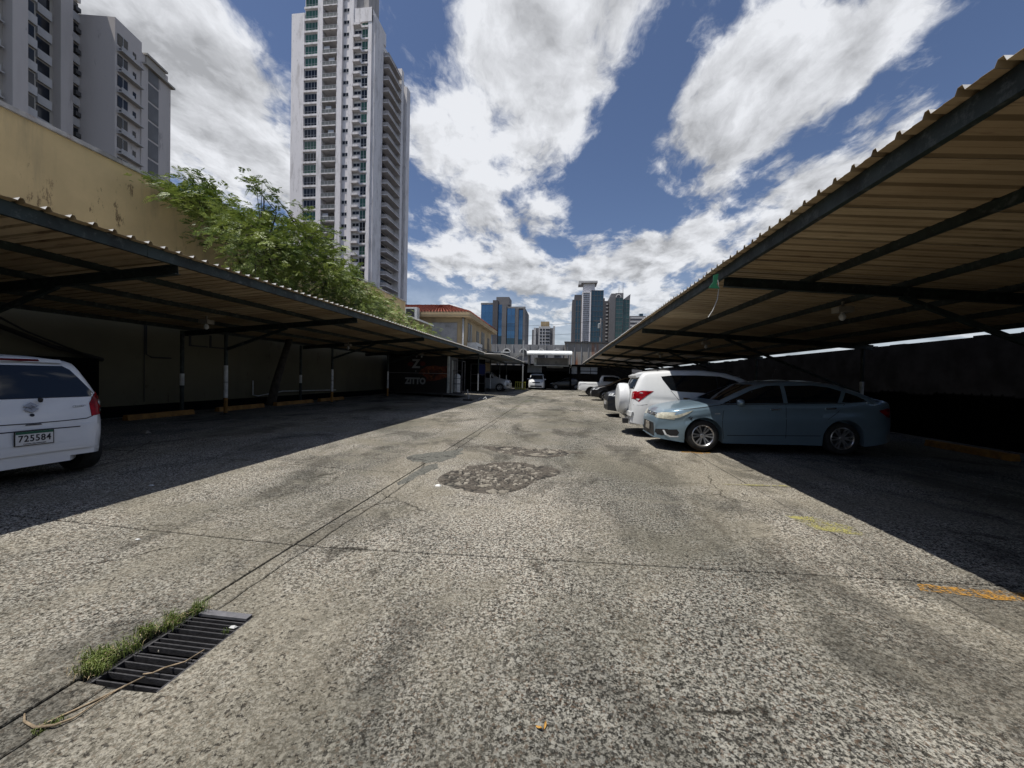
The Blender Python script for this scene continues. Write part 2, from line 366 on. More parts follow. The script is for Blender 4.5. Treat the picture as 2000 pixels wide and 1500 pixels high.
M['leaf'] = leaf_mat('pinnate_leaves', (0.060, 0.105, 0.018), (0.215, 0.265, 0.050))
M['grass'] = leaf_mat('grass_blades', (0.07, 0.12, 0.02), (0.17, 0.21, 0.05))
M['straw'] = simple('dry_straw', (0.42, 0.33, 0.19), 0.85, var=0.4, scale=20)
M['bark'] = simple('grey_bark', (0.05, 0.042, 0.033), 0.9, var=0.5, scale=6, bump=0.8)
M['twig'] = simple('dead_root', (0.33, 0.25, 0.16), 0.85, var=0.5, scale=18, bump=0.5)
M['leaf_dry'] = simple('dry_orange_leaf', (0.55, 0.30, 0.06), 0.7, var=0.4, scale=40)
M['iron'] = simple('worn_iron', (0.085, 0.082, 0.085), 0.55, metal=0.5, var=0.5, scale=12, bump=0.3)
M['pit'] = simple('drain_pit', (0.010, 0.010, 0.010), 0.95)
M['zinc'] = simple('zinc_plate', (0.22, 0.215, 0.225), 0.5, metal=0.4, var=0.4, scale=9)
M['wire'] = simple('black_cable', (0.02, 0.02, 0.02), 0.6)
M['plastic_green'] = simple('green_plastic_scrap', (0.01, 0.13, 0.06), 0.6)
M['plastic_white'] = simple('white_plastic', (0.6, 0.6, 0.58), 0.5, var=.15, scale=5)
M['lamp_box'] = simple('lamp_housing', (0.30, 0.27, 0.22), 0.6, var=.2, scale=5)
M['bulb'] = simple('unlit_bulb', (0.6, 0.6, 0.58), 0.3)
# car materials
def paint(name, col, metal=0.0, rough=0.35):
    m, n, b = new_mat(name)
    tc = n.new('ShaderNodeTexCoord').outputs['Object']
    nz = n.noise(tc, 3, 5, .6)
    c = n.mix(n.ss(nz, .4, .75, 0, .25), tuple(col), tuple(x*0.72 for x in col))
    n.l.new(c, b.inputs['Base Color']); b.inputs['Metallic'].default_value = metal; b.inputs['Roughness'].default_value = rough
    b.inputs['Coat Weight'].default_value = 0.5; b.inputs['Coat Roughness'].default_value = 0.05; b.inputs['Specular IOR Level'].default_value = 0.3
    return m
M['p_white'] = paint('white_car_paint', (0.72, 0.73, 0.73))
M['p_white2'] = paint('dusty_white_car_paint', (0.74, 0.75, 0.77))
M['p_blue'] = paint('pale_blue_metallic_paint', (0.20, 0.285, 0.35), 0.4, 0.28)
M['p_silver'] = paint('silver_car_paint', (0.42, 0.43, 0.44), 0.4, 0.3)
M['p_black'] = paint('black_car_paint', (0.010, 0.010, 0.012))
M['p_grey'] = paint('charcoal_car_paint', (0.012, 0.014, 0.019), 0.0)
M['car_glass'] = simple('tinted_car_glass', (0.006, 0.008, 0.011), 0.04, spec=0.6)
M['trim'] = simple('black_plastic_trim', (0.014, 0.014, 0.015), 0.6)
M['rubber'] = simple('tyre_rubber', (0.016, 0.016, 0.016), 0.85, var=.3, scale=9)
M['alloy'] = simple('alloy_rim', (0.48, 0.48, 0.49), 0.3, metal=0.85)
M['chrome'] = simple('chrome', (0.75, 0.75, 0.76), 0.12, metal=1.0)
M['lens'] = simple('yellowed_headlamp_lens', (0.50, 0.48, 0.38), 0.18, var=0.45, scale=9, coat=1.0)
M['lens_clear'] = simple('clear_lamp_lens', (0.55, 0.56, 0.56), 0.15, var=0.3, scale=14, coat=1.0)
M['red'] = simple('red_tail_lens', (0.30, 0.003, 0.008), 0.25, var=0.6, scale=14, coat=0, spec=.2)
M['red_dark'] = simple('dark_red_lens', (0.12, 0.006, 0.012), 0.15, coat=1.0)
M['plate'] = simple('white_number_plate', (0.66, 0.66, 0.66), 0.5)
M['plate_green'] = simple('green_plate_band', (0.01, 0.10, 0.06), 0.5)
M['ink'] = simple('black_lettering', (0.012, 0.012, 0.02), 0.6)
M['ink_grey'] = simple('grey_lettering', (0.30, 0.30, 0.31), 0.4)
M['kiosk'] = simple('black_printed_kiosk', (0.012, 0.010, 0.010), 0.5)
M['kiosk_white'] = simple('white_kiosk_frame', (0.55, 0.56, 0.52), 0.6, var=.3, scale=4)
M['sign_white'] = simple('white_print', (0.34, 0.34, 0.33), 0.6)
M['print_red'] = simple('red_print', (0.13, 0.015, 0.012), 0.6, var=.4, scale=6)
M['print_food'] = simple('orange_brown_food_print', (0.14, 0.03, 0.012), 0.6, var=.95, scale=2.2, dirt=((0.36, 0.14, 0.04), .8))
M['yellow_thing'] = simple('yellow_green_plastic', (0.28, 0.27, 0.03), 0.6, var=.4, scale=9)
M['blue_cloth'] = simple('dark_blue_cloth', (0.01, 0.02, 0.10), 0.9)
# ---------------------------------------------------------------- mesh helpers
def wm(o):
    b = o.matrix_basis
    return (wm(o.parent) @ o.matrix_parent_inverse @ b) if o.parent else b.copy()
def tag(o, label=None, cat=None, group=None, kind=None):
    if label: o['label'] = label
    if cat: o['category'] = cat
    if group: o['group'] = group
    if kind: o['kind'] = kind
    return o
def thing(name, label, cat, loc=(0, 0, 0), rz=0, group=None, rot=None):
    o = bpy.data.objects.new(name, None); COL.objects.link(o)
    o.location = loc; o.rotation_euler = rot or (0, 0, rz)
    o.empty_display_size = 0.1
    return tag(o, label, cat, group)
def link(name, me, parent=None, world=False, loc=None, rot=None):
    o = bpy.data.objects.new(name, me); COL.objects.link(o)
    if parent is not None:
        o.parent = parent
        if world: o.matrix_parent_inverse = wm(parent).inverted()
    if loc is not None: o.location = loc
    if rot is not None: o.rotation_euler = rot
    return o
class MB:
    def __init__(s): s.v = []; s.f = []; s.mi = []; s.cur = 0
    def add(s, vs, fs):
        k = len(s.v); s.v += [tuple(p) for p in vs]
        s.f += [tuple(k+i for i in f) for f in fs]; s.mi += [s.cur]*len(fs)
        return s
    def box(s, a, b, M4=None):
        x0, y0, z0 = a; x1, y1, z1 = b
        v = [Vector(p) for p in ((x0,y0,z0),(x1,y0,z0),(x1,y1,z0),(x0,y1,z0),(x0,y0,z1),(x1,y0,z1),(x1,y1,z1),(x0,y1,z1))]
        if M4: v = [M4 @ p for p in v]
        return s.add(v, [(0,3,2,1),(4,5,6,7),(0,1,5,4),(1,2,6,5),(2,3,7,6),(3,0,4,7)])
    def beam(s, p, q, w_, h, upv=(0, 0, 1)):
        p, q = Vector(p), Vector(q); d = (q-p).normalized(); u = Vector(upv)
        sd = d.cross(u); sd = sd.normalized() if sd.length > 1e-6 else Vector((1,0,0)); u = sd.cross(d).normalized()
        v = []
        for c in (p, q):
            for a, b in ((-1,-1),(1,-1),(1,1),(-1,1)): v.append(c + sd*(a*w_/2) + u*(b*h/2))
        return s.add(v, [(3,2,1,0),(4,5,6,7),(0,1,5,4),(1,2,6,5),(2,3,7,6),(3,0,4,7)])
    def tube(s, pts, r, n=8, cap=True):
        pts = [Vector(p) for p in pts]; rs = r if isinstance(r, (list, tuple)) else [r]*len(pts)
        k = len(s.v); prev = None
        for i, p in enumerate(pts):
            d = (pts[min(i+1, len(pts)-1)] - pts[max(i-1, 0)]).normalized()
            if prev is None: a = d.orthogonal().normalized()
            else: a = (prev - d*prev.dot(d)).normalized()
            prev = a; b = d.cross(a)
            for j in range(n):
                t = 2*math.pi*j/n; s.v.append(tuple(p + (a*math.cos(t)+b*math.sin(t))*rs[i]))
        for i in range(len(pts)-1):
            for j in range(n):
                s.f.append((k+i*n+j, k+i*n+(j+1)%n, k+(i+1)*n+(j+1)%n, k+(i+1)*n+j)); s.mi.append(s.cur)
        if cap:
            s.f.append(tuple(k+j for j in reversed(range(n)))); s.mi.append(s.cur)
            s.f.append(tuple(k+(len(pts)-1)*n+j for j in range(n))); s.mi.append(s.cur)
        return s
    def lathe(s, prof, n=24, M4=None, cap=False):
        k = len(s.v)
        for (r, z) in prof:
            for j in range(n):
                t = 2*math.pi*j/n; p = Vector((r*math.cos(t), r*math.sin(t), z))
                s.v.append(tuple(M4 @ p if M4 else p))
        for i in range(len(prof)-1):
            for j in range(n):
                s.f.append((k+i*n+j, k+i*n+(j+1)%n, k+(i+1)*n+(j+1)%n, k+(i+1)*n+j)); s.mi.append(s.cur)
        if cap:
            s.f.append(tuple(k+j for j in reversed(range(n)))); s.mi.append(s.cur)
            m_ = len(prof)-1; s.f.append(tuple(k+m_*n+j for j in range(n))); s.mi.append(s.cur)
        return s
    def prism(s, poly, h0, h1, f=lambda u, v, h: (u, v, h)):
        n = len(poly); vs_ = [f(u, v, h0) for u, v in poly] + [f(u, v, h1) for u, v in poly]
        return s.add(vs_, [tuple(reversed(range(n))), tuple(range(n, 2*n))] + [(i, (i+1)%n, n+(i+1)%n, n+i) for i in range(n)])
    def mesh(s, name, mats, smooth=False, angle=None, fix=True):
        me = bpy.data.meshes.new(name); me.from_pydata(s.v, [], s.f)
        if not isinstance(mats, (list, tuple)): mats = [mats]
        for m in mats: me.materials.append(M[m] if isinstance(m, str) else m)
        if len(mats) > 1: me.polygons.foreach_set('material_index', s.mi)
        me.update()
        if fix:
            bm = bmesh.new(); bm.from_mesh(me); bmesh.ops.recalc_face_normals(bm, faces=bm.faces); bm.to_mesh(me); bm.free()
        if smooth:
            me.polygons.foreach_set('use_smooth', [True]*len(me.polygons))
            if angle: me.set_sharp_from_angle(angle=R(angle))
        return me
    def build(s, name, mats, parent=None, world=False, smooth=False, angle=None, loc=None, rot=None, fix=True):
        return link(name, s.mesh(name, mats, smooth, angle, fix), parent, world, loc, rot)
def text(name, body, size, parent, loc, rot, mat, extr=0.002, bold=0.0, sx=1.0, world=False, spacing=1.0, align='CENTER', shear=0):
    c = bpy.data.curves.new(name, 'FONT'); c.body = body; c.size = size; c.extrude = extr; c.offset = bold
    c.align_x = align; c.align_y = 'CENTER'; c.space_character = spacing; c.shear = shear; c.resolution_u = 3
    c.materials.append(M[mat])
    tmp = bpy.data.objects.new('tmp', c); COL.objects.link(tmp)
    dg = bpy.context.evaluated_depsgraph_get(); dg.update()
    me = bpy.data.meshes.new_from_object(tmp.evaluated_get(dg)); bpy.data.objects.remove(tmp)
    me.name = name
    if not me.materials: me.materials.append(M[mat])
    o = link(name, me, parent, world, loc, rot); o.scale = (sx, 1, 1)
    return o
def gz(x):
    if x < -2.1: return 0.03*(-2.1-max(x, -11.4))
    return 0.015*(min(x, 9.6)+2.1)
# ================================================================ ground
def build_ground():
    XB = [-1500,-200,-60,-11.4,-6,-2.27,-1.82,2.6,6,9.6,60,200,1500]; YB = [-300,-30,1.56,2.14,12,30,49,70,200,500,1800]
    mb = MB()
    for i in range(len(XB)-1):
        for j in range(len(YB)-1):
            if XB[i] == -2.27 and YB[j] == 1.56: continue
            x0, x1, y0, y1 = XB[i], XB[i+1], YB[j], YB[j+1]
            z0, z1 = gz(x0)-0.035, gz(x1)-0.035
            mb.add([(x0,y0,z0),(x1,y0,z1),(x1,y1,z1),(x0,y1,z0)], [(0,1,2,3)])
    base = mb.build('ground', 'dirt', fix=False); tag(base, kind='structure')
    rows = [-1.9, 0.62, 3.13, 5.66, 8.08, 10.5, 13.0] + [13.0+2.5*k for k in range(1, 15)]
    rnd = random.Random(3)
    # wandering crack that edges the main slabs beside the drain strip
    ys = np.arange(-1.9, 49, 0.06); off = []; v = 0
    for y in ys:
        v = 0.90*v + rnd.uniform(-.008, .008); off.append(max(-.05, min(.05, v)))
    def cr(y): return -2.09 + float(np.interp(y, ys, off)) - 0.03*max(0, math.sin(y*.7))
    def ysr(a, b): return [a] + [float(t) for t in ys if a+.02 < t < b-.02] + [b]
    def slab(poly, name='concrete_slab'):
        # poly: ccw outline; a top face with a small worn chamfer, and its sides
        n = len(poly); cx = sum(p[0] for p in poly)/n; cy_ = sum(p[1] for p in poly)/n
        dz = rnd.uniform(-.002, .002); g = MB()
        ins = []
        for i in range(n):
            a, b, c = Vector(poly[i-1]), Vector(poly[i]), Vector(poly[(i+1) % n])
            t = (c-a); 
            if t.length < 1e-6: t = Vector((1, 0))
            nn = Vector((-t.y, t.x)).normalized(); ins.append(b + nn*0.006)
        top = [(p.x, p.y, gz(p.x)+dz) for p in ins]
        mid = [(p[0], p[1], gz(p[0])+dz-0.006) for p in poly]
        bot = [(p[0], p[1], gz(p[0])-0.06) for p in poly]
        g.add(top+mid+bot, [tuple(range(n))] + [(n+i, n+(i+1)%n, (i+1)%n, i) for i in range(n)] + [(2*n+i, 2*n+(i+1)%n, n+(i+1)%n, n+i) for i in range(n)])
        me = g.mesh(name, 'ground', fix=False)
        bm = bmesh.new(); bm.from_mesh(me); bmesh.ops.triangulate(bm, faces=[f for f in bm.faces if len(f.verts) > 4]); bm.to_mesh(me); bm.free()
        link(name, me, base)
    sk = lambda x, y: y + 0.022*x
    for i in range(len(rows)-1):
        y0, y1 = rows[i]+.009, rows[i+1]-.009
        for (x0, x1) in ((-11.3,-6.86),(-6.84,-2.275),(2.62,6.0),(6.02,9.5)):
            xm = [x0, x1] if not (x0 < -2.1 < x1) else [x0, -2.1, x1]
            slab([(x, sk(x, y0)) for x in xm] + [(x, sk(x, y1)) for x in reversed(xm)])
        a, b = sk(-2.1, y0), sk(-2.1, y1)
        hole = a < 1.56 and b > 2.14
        segs = [(a, 1.555), (2.145, b)] if hole else [(a, b)]
        for (s0, s1) in segs:
            yy = ysr(s0, s1)
            slab([(-2.258, s0)] + [(cr(t)-.006, t) for t in yy] + [(-2.258, s1)], 'concrete_slab')
        left = [(cr(t)+.006, t) for t in ysr(a, b)]
        if hole:
            left = [p for p in left if p[1] < 1.5] + [(cr(1.5)+.006, 1.545), (-1.825, 1.55), (-1.83, 2.14), (cr(2.2)+.004, 2.15)] + [p for p in left if p[1] > 2.2]
        slab([(2.6, sk(2.6, y0)), (2.6, sk(2.6, y1))] + list(reversed(left)))
    return base
GROUND = build_ground()

def height_patch(name, outline, mat, fn, res=0.014, seed=0, kind='stuff'):
    """broken-up paving: a grid of real relief clipped by an irregular outline, faded into the slab at its rim"""
    P = np.array(outline); x0, y0 = P.min(0); x1, y1 = P.max(0)
    nx, ny = int((x1-x0)/res)+2, int((y1-y0)/res)+2
    gx, gy = np.meshgrid(np.linspace(x0, x1, nx), np.linspace(y0, y1, ny))
    pts = np.stack([gx.ravel(), gy.ravel()], 1)
    dmin = np.full(len(pts), 1e9); inside = np.zeros(len(pts), bool)
    for i in range(len(P)):
        a, b = P[i-1], P[i]; ab = b-a; t = np.clip(((pts-a)@ab)/(ab@ab+1e-9), 0, 1)
        dmin = np.minimum(dmin, np.linalg.norm(pts-a-t[:, None]*ab, axis=1))
        c = ((a[1] > pts[:, 1]) != (b[1] > pts[:, 1])) & (pts[:, 0] < (b[0]-a[0])*(pts[:, 1]-a[1])/(b[1]-a[1]+1e-12)+a[0]); inside ^= c
    sd = np.where(inside, dmin, -dmin)
    h = fn(pts, sd)
    g = np.array([gz(x) for x in pts[:, 0]])
    z = g + np.where(sd > 0, 0.002 + h*np.clip(sd/.04, 0, 1), -0.004)
    V = [(pts[i, 0], pts[i, 1], z[i]) for i in range(len(pts))]; F = []
    S = sd.reshape(ny, nx)
    for j in range(ny-1):
        for i in range(nx-1):
            if min(S[j, i], S[j+1, i], S[j, i+1], S[j+1, i+1]) > -0.012:
                k = j*nx+i; F.append((k, k+1, k+nx+1, k+nx))
    me = bpy.data.meshes.new(name); me.from_pydata(V, [], F); me.materials.append(M[mat])
    for an, arr in (('lift', fn.lift), ('chunk', fn.tone)):
        at_ = me.attributes.new(an, 'FLOAT', 'POINT'); at_.data.foreach_set('value', arr.astype(np.float32))
    me.polygons.foreach_set('use_smooth', [True]*len(F)); me.update()
    o = link(name, me); return o
def crackle(seed, n, box, depth=0.016, crackw=0.018):
    rg = np.random.RandomState(seed); C = np.stack([rg.uniform(box[0], box[1], n), rg.uniform(box[2], box[3], n)], 1); H = rg.uniform(0.15, 1, n); H2 = rg.uniform(0, 1, n)
    def f(p, sd):
        out = np.zeros(len(p)); lift = np.zeros(len(p)); tone = np.zeros(len(p))
        for s in range(0, len(p), 4000):
            q = p[s:s+4000]; q = q + 0.014*np.sin(q[:, ::-1]*61) + 0.008*np.sin(q[:, ::-1]*143+1)
            d = np.sqrt(((q[:, None, :]-C[None])**2).sum(2)); o = np.argpartition(d, 1, axis=1)[:, :2]
            d1 = np.take_along_axis(d, o, 1); a = d1.min(1); b = d1.max(1); who = np.where(d1[:, 0] <= d1[:, 1], o[:, 0], o[:, 1])
            L_ = np.clip((b-a)/(crackw*(.5+H2[who])), 0, 1)**.6
            out[s:s+4000] = L_*depth*H[who]; lift[s:s+4000] = L_*(.55+.45*H[who]); tone[s:s+4000] = H2[who]
        f.lift, f.tone = lift, tone
        return out
    return f
def blob_outline(cx, cy, rx, ry, seed, n=64, rough=.16, sharp=0):
    rg = random.Random(seed); ph = [rg.uniform(0, 6.28) for _ in range(6)]
    P = []
    for i in range(n):
        t = 2*math.pi*i/n; r = 1 + sum(rough/(k+1)*math.sin((k+2)*t+ph[k]) for k in range(5))
        P.append((cx+rx*r*math.cos(t), cy+ry*r*math.sin(t)))
    return P
specs = [
 ('pothole_rubble', blob_outline(-0.92, 5.75, .84, .86, 2, n=110, rough=.13), 'rubble', (11, 330, (-2, .3, 4.6, 6.9)), 'large round patch of broken dark paving in the middle of the lane'),
 ('pothole_rubble', [(-1.70,8.06),(-1.2,7.50),(-.75,7.20),(-.25,7.12),(.05,7.35),(.20,7.62),(.55,7.72),(.1,7.95),(-.5,8.12),(-1.2,8.14)], 'rubble', (12, 130, (-1.8, .7, 7.0, 8.3)), 'narrow crescent of broken dark paving beyond the round patch'),
 ('pothole_rubble', [(-2.74,6.66),(-2.66,6.5),(-2.58,6.46),(-2.5,6.36),(-2.36,6.41),(-2.25,6.33),(-2.12,6.5),(-2.02,6.48),(-1.99,6.7),(-1.88,6.92),(-1.93,7.1),(-1.83,7.3),(-1.96,7.42),(-1.93,7.6),(-2.0,7.88),(-2.1,7.6),(-2.25,7.4),(-2.33,7.3),(-2.5,7.18),(-2.58,7.0),(-2.7,6.9)], 'rubble_grey', (13, 110, (-2.8, -1.8, 6.3, 7.9)), 'grey mortar patch left of the round patch of broken paving'),
 ('pothole_rubble', [(-2.23,5.1),(-2.16,4.98),(-2.1,5.12),(-2.06,5.3),(-2.09,5.5),(-2.02,5.62),(-2.0,5.9),(-1.93,6.02),(-2.0,6.2),(-2.05,6.36),(-2.14,6.3),(-2.21,6.1),(-2.22,5.6)], 'rubble_grey', (14, 60, (-2.4, -1.8, 4.8, 6.5)), 'thin grey repair strip in the long joint of the lane')]
for i, (nm, ol, mt, (sd, n, bx), lb) in enumerate(specs):
    o = height_patch(nm, ol, mt, crackle(sd, n, bx, 0.026 if mt == 'rubble' else .009, .045 if mt == 'rubble' else .02), res=0.014)
    tag(o, kind='stuff', label=lb, cat='rubble')
def stones():
    rg = random.Random(5); mb = MB()
    def chunk(x, y, s, hz):
        ang = rg.uniform(0, 3.14); k = rg.randint(5, 7); z = gz(x)+.004
        ring = []
        for i in range(k):
            t = 2*math.pi*i/k+rg.uniform(-.3, .3); r = s*rg.uniform(.6, 1.1)
            ring.append((x+r*math.cos(t)*1.3*math.cos(ang)-r*math.sin(t)*math.sin(ang), y+r*math.cos(t)*math.sin(ang)+r*math.sin(t)*math.cos(ang)))
        top = [(x+(p[0]-x)*.72, y+(p[1]-y)*.72, z+hz*rg.uniform(.7, 1.1)) for p in ring]
        mb.add([(p[0], p[1], z) for p in ring]+top, [tuple(range(k, 2*k))]+[(i, (i+1)%k, k+(i+1)%k, k+i) for i in range(k)])
    for _ in range(230):
        a, r = rg.uniform(0, 6.28), math.sqrt(rg.random())*.86
        mb_s = rg.choice([.010, .014, .02, .03, .045]); chunk(-.92+.80*r*math.cos(a), 5.72+.78*r*math.sin(a), mb_s, mb_s*.45+.012)
    for _ in range(70):
        x = rg.uniform(-1.2, .2); chunk(x, rg.uniform(7.35, 8.0), rg.choice([.012, .02, .03]), .014)
    for _ in range(60):
        chunk(rg.uniform(-2.5, 1.6), rg.uniform(1.2, 9), rg.uniform(.004, .009), .008)
    o = mb.build('loose_stones', 'stone_light', fix=True); tag(o, 'loose chips of pale concrete scattered over the broken paving', 'stones', kind='stuff')
stones()
def chip(x, y, s, mat, lb):
    mb = MB(); z = gz(x)
    mb.add([(x-s, y-.4*s, z+.002), (x+.6*s, y-.5*s, z+.002), (x+s, y+.4*s, z+.002), (x-.5*s, y+.6*s, z+.002), (x-.5*s, y, z+.5*s), (x+.4*s, y+.1*s, z+.6*s)],
           [(0,1,5,4),(1,2,5),(2,3,4,5),(3,0,4),(0,3,2,1)])
    tag(mb.build('litter', mat), lb, 'litter')
chip(-1.62, 5.05, .045, 'plastic_white', 'crumpled white scrap lying at the left rim of the round broken patch')
chip(-3.55, 2.86, .02, 'plastic_white', 'small white chip on the concrete left of the long joint')
# painted marks, sheets 4 mm above the slab
def paint_mark(name, pts, mat, lb):
    g = MB(); pp = []
    for i in range(len(pts)):
        a, b = Vector(pts[i]), Vector(pts[(i+1) % len(pts)])
        for k in range(6):
            q = a.lerp(b, k/6); pp.append((q.x+random.uniform(-.012, .012), q.y+random.uniform(-.012, .012)))
    g.add([(x, y, gz(x)+.005) for x, y in pp], [tuple(range(len(pp)))])
    o = g.build(name, mat, GROUND)
    o['label'] = lb
paint_mark('painted_line', [(2.52,3.04),(3.0,2.97),(4.4,2.98),(6.2,3.02),(6.2,3.12),(4.4,3.09),(3.0,3.10),(2.58,3.13)], 'paint_orange', 'worn orange bay line at the shadow edge')
paint_mark('painted_mark', [(2.42,4.50),(2.50,4.12),(2.85,4.02),(2.95,4.2),(2.7,4.52)], 'paint_yellow', 'faint yellow paint dab')
paint_mark('painted_line', [(2.2,5.70),(3.2,5.74),(3.2,5.80),(2.2,5.75)], 'paint_yellow', 'nearly rubbed out yellow line')
paint_mark('painted_mark', [(2.35,8.12),(2.75,8.0),(2.95,8.12),(2.7,8.25)], 'paint_orange', 'faint orange dab by the blue sedan')
# tufts in the far joint
def tuft(mb, x, y, n, h, spread, rg, lean=(0, 0)):
    for _ in range(n):
        px, py = x+rg.gauss(0, spread), y+rg.gauss(0, spread); z = gz(px)
        a = rg.uniform(0, 6.28); L = h*rg.uniform(.5, 1.3); b = rg.uniform(.2, .9)
        dx, dy = math.cos(a)*L*b+lean[0]*L, math.sin(a)*L*b+lean[1]*L; w_ = rg.uniform(.0008, .0019)
        ox, oy = -math.sin(a)*w_, math.cos(a)*w_
        p1 = (px+dx*.4, py+dy*.4, z+L*.65); p2 = (px+dx, py+dy, z+L*rg.uniform(.35, .9))
        mb.add([(px-ox, py-oy, z-.01), (px+ox, py+oy, z-.01), (p1[0]+ox, p1[1]+oy, p1[2]), (p1[0]-ox, p1[1]-oy, p1[2]), p2], [(0,1,2,3),(3,2,4)])
rg = random.Random(21); g1, g2 = MB(), MB()
for k in range(26):
    t = k/25; x = -2.275+.06*t+rg.uniform(-.045, .04); y = 1.86+.32*t+rg.uniform(-.02, .02)
    if rg.random() < .35: continue
    tuft(g1, x, y, rg.randint(8, 46), rg.uniform(.03, .085), rg.uniform(.008, .022), rg, (rg.uniform(-.1, .5), .1)); tuft(g2, x, y, 5, .06, .022, rg, (.4, 0))
for k in range(22):
    x = -2.29+rg.gauss(0, .05); y = 1.68+rg.gauss(0, .05); tuft(g1, x, y, rg.randint(10, 60), rg.uniform(.03, .075), rg.uniform(.01, .03), rg, (rg.uniform(-.3, .3), rg.uniform(-.3, .3))); tuft(g2, x, y, 7, .05, .025, rg)
for k in range(5): tuft(g1, -2.10+rg.gauss(0, .02), 1.34+rg.gauss(0, .02), 14, .02, .012, rg)
tuft(g1, -1.87, 1.98, 14, .02, .008, rg)
o = g1.build('grass', 'grass', fix=False); tag(o, 'green grass growing along the left edge of the drain grate', 'grass', kind='stuff')
o = g2.build('dry_grass', 'straw', fix=False); tag(o, 'dry straw blades among the grass by the drain grate', 'grass', kind='stuff')
g3 = MB()
for (x, y, n, s) in ((-2.15, 17.5, 90, .10), (-2.2, 19.6, 60, .09), (-2.1, 23.5, 160, .22), (-2.0, 24.6, 120, .2)): tuft(g3, x, y, n, .06, s, rg)
o = g3.build('joint_weeds', 'grass', fix=False); tag(o, 'weeds sprouting from the long joint far down the lane', 'weeds', kind='stuff')
# drain grate
def drain():
    t = thing('drain_grate', 'sunken iron drain grate with thin crossbars in the lane', 'drain', (-2.04, 1.85, 0))
    x0, x1, y0, y1 = -2.205, -1.832, 1.565, 2.135
    p = MB()
    p.box((x0-.03, y0-.02, -.5), (x0-.0, y1+.0, -.012)); p.box((x1+.0, y0-.02, -.5), (x1+.03, y1, -.012)); p.box((x0, y0-.03, -.5), (x1, y0, -.014)); p.box((x0, y1, -.5), (x1, y1+.03, -.014)); p.box((x0, y0, -.52), (x1, y1, -.5))
    p.build('drain_pit', 'pit', t, world=True)
    for xa, xb in ((x0, x0+.012), (x1-.012, x1)):
        q = MB(); q.box((xa, y0, -.045), (xb, y1, -.005)); q.build('side_rail', 'iron', t, world=True)
    q = MB(); q.box((x0+.03, y1-.035, -.010), (x1-.02, y1+.012, .006)); q.build('end_plate', 'zinc', t, world=True)
    me = None; n = 14
    for k in range(n):
        b = MB(); b.box((x0+.012, -.0035, -.035), (x1-.012, .0035, -.006))
        if me is None: me = b.mesh('grate_bar', 'iron')
        y = y0+.02+(y1-y0-.07)*k/(n-1)
        o = bpy.data.objects.new('grate_bar', me); COL.objects.link(o); o.parent = t; o.matrix_parent_inverse = wm(t).inverted(); o.location = (0, y, 0); o.rotation_euler = (0, 0, random.uniform(-.006, .006))
drain()
mb = MB(); mb.tube([(-1.86,1.83,.006),(-1.88,1.74,.004),(-1.93,1.68,.012),(-1.95,1.64,.014),(-1.99,1.63,.012)], [.003,.004,.005,.004,.003], 6)
mb.tube([(-1.97,1.62,.01),(-2.0,1.55,.01),(-2.05,1.45,.008),(-2.09,1.38,.008),(-2.12,1.33,.006)], [.004,.005,.004,.004,.002], 6)
mb.tube([(-2.0,1.56,.012),(-2.02,1.45,.01),(-2.02,1.38,.012),(-2.05,1.335,.016),(-2.12,1.32,.01),(-2.20,1.335,.012),(-2.24,1.36,.016)], [.003,.003,.004,.005,.006,.005,.003], 6)
tag(mb.build('dead_root', 'twig', smooth=True), 'pale dead root lying across the corner of the drain grate', 'root')
for (x, y, a) in ((-1.865, 2.02, .3),):
    chip(x, y, .022, 'plastic_white', 'crumpled white scrap on the far right corner of the drain grate')
def dry_leaf():
    t = thing('dry_leaf', 'curled orange dry leaf lying alone on the near concrete', 'leaf', (-.05, 1.6, gz(0)))
    for (x, y, r, tilt, l, w_) in ((-.010, 0, -.7, .35, .036, .013), (.016, .018, 1.3, .8, .030, .010)):
        b = MB(); pts = []
        for i in range(7):
            s = i/6; wd = w_*math.sin(math.pi*min(1, s*.93+.05))
            pts += [((s-.5)*l, -wd*.5, .006+.010*s*s), ((s-.5)*l, 0, .001+.010*s*s), ((s-.5)*l, wd*.5, .006+.012*s*s)]
        fs = []
        for i in range(6):
            for j in range(2): fs.append((i*3+j, (i+1)*3+j, (i+1)*3+j+1, i*3+j+1))
        b.add(pts, fs); b.build('leaf_blade', 'leaf_dry', t, loc=(x, y, .003), rot=(0, -tilt*.4, r), smooth=True)
dry_leaf()
# ================================================================ carports
def sheet_mesh(name, L, slope, mat='sheet'):
    """one roofing sheet: four trapezoid ribs across Y, running L along +X, falling by slope"""
    prof = []; p = .21
    for k in range(4):
        y = k*p
        prof += [(y, 0), (y+.07, .003), (y+.075, .0), (y+.150, 0), (y+.166, .038), (y+.194, .038)]
    prof += [(4*p, .0035), (4*p+.068, .0065)]
    b = MB(); n = len(prof)
    for side in (0, -.0022):
        for x in (0, L): 
            for (y, z) in prof: b.v.append((x, y, z+side-x*slope))
    for i in range(n-1):
        b.f.append((i, n+i, n+i+1, i+1)); b.f.append((2*n+i, 2*n+i+1, 3*n+i+1, 3*n+i))
        b.f.append((i, i+1, 2*n+i+1, 2*n+i)); b.f.append((n+i+1, n+i, 3*n+i, 3*n+i+1))
    b.mi = [1, 0, 0, 0]*(n-1)
    me = b.mesh(name, [mat, 'sheet_top'], fix=False)
    return me
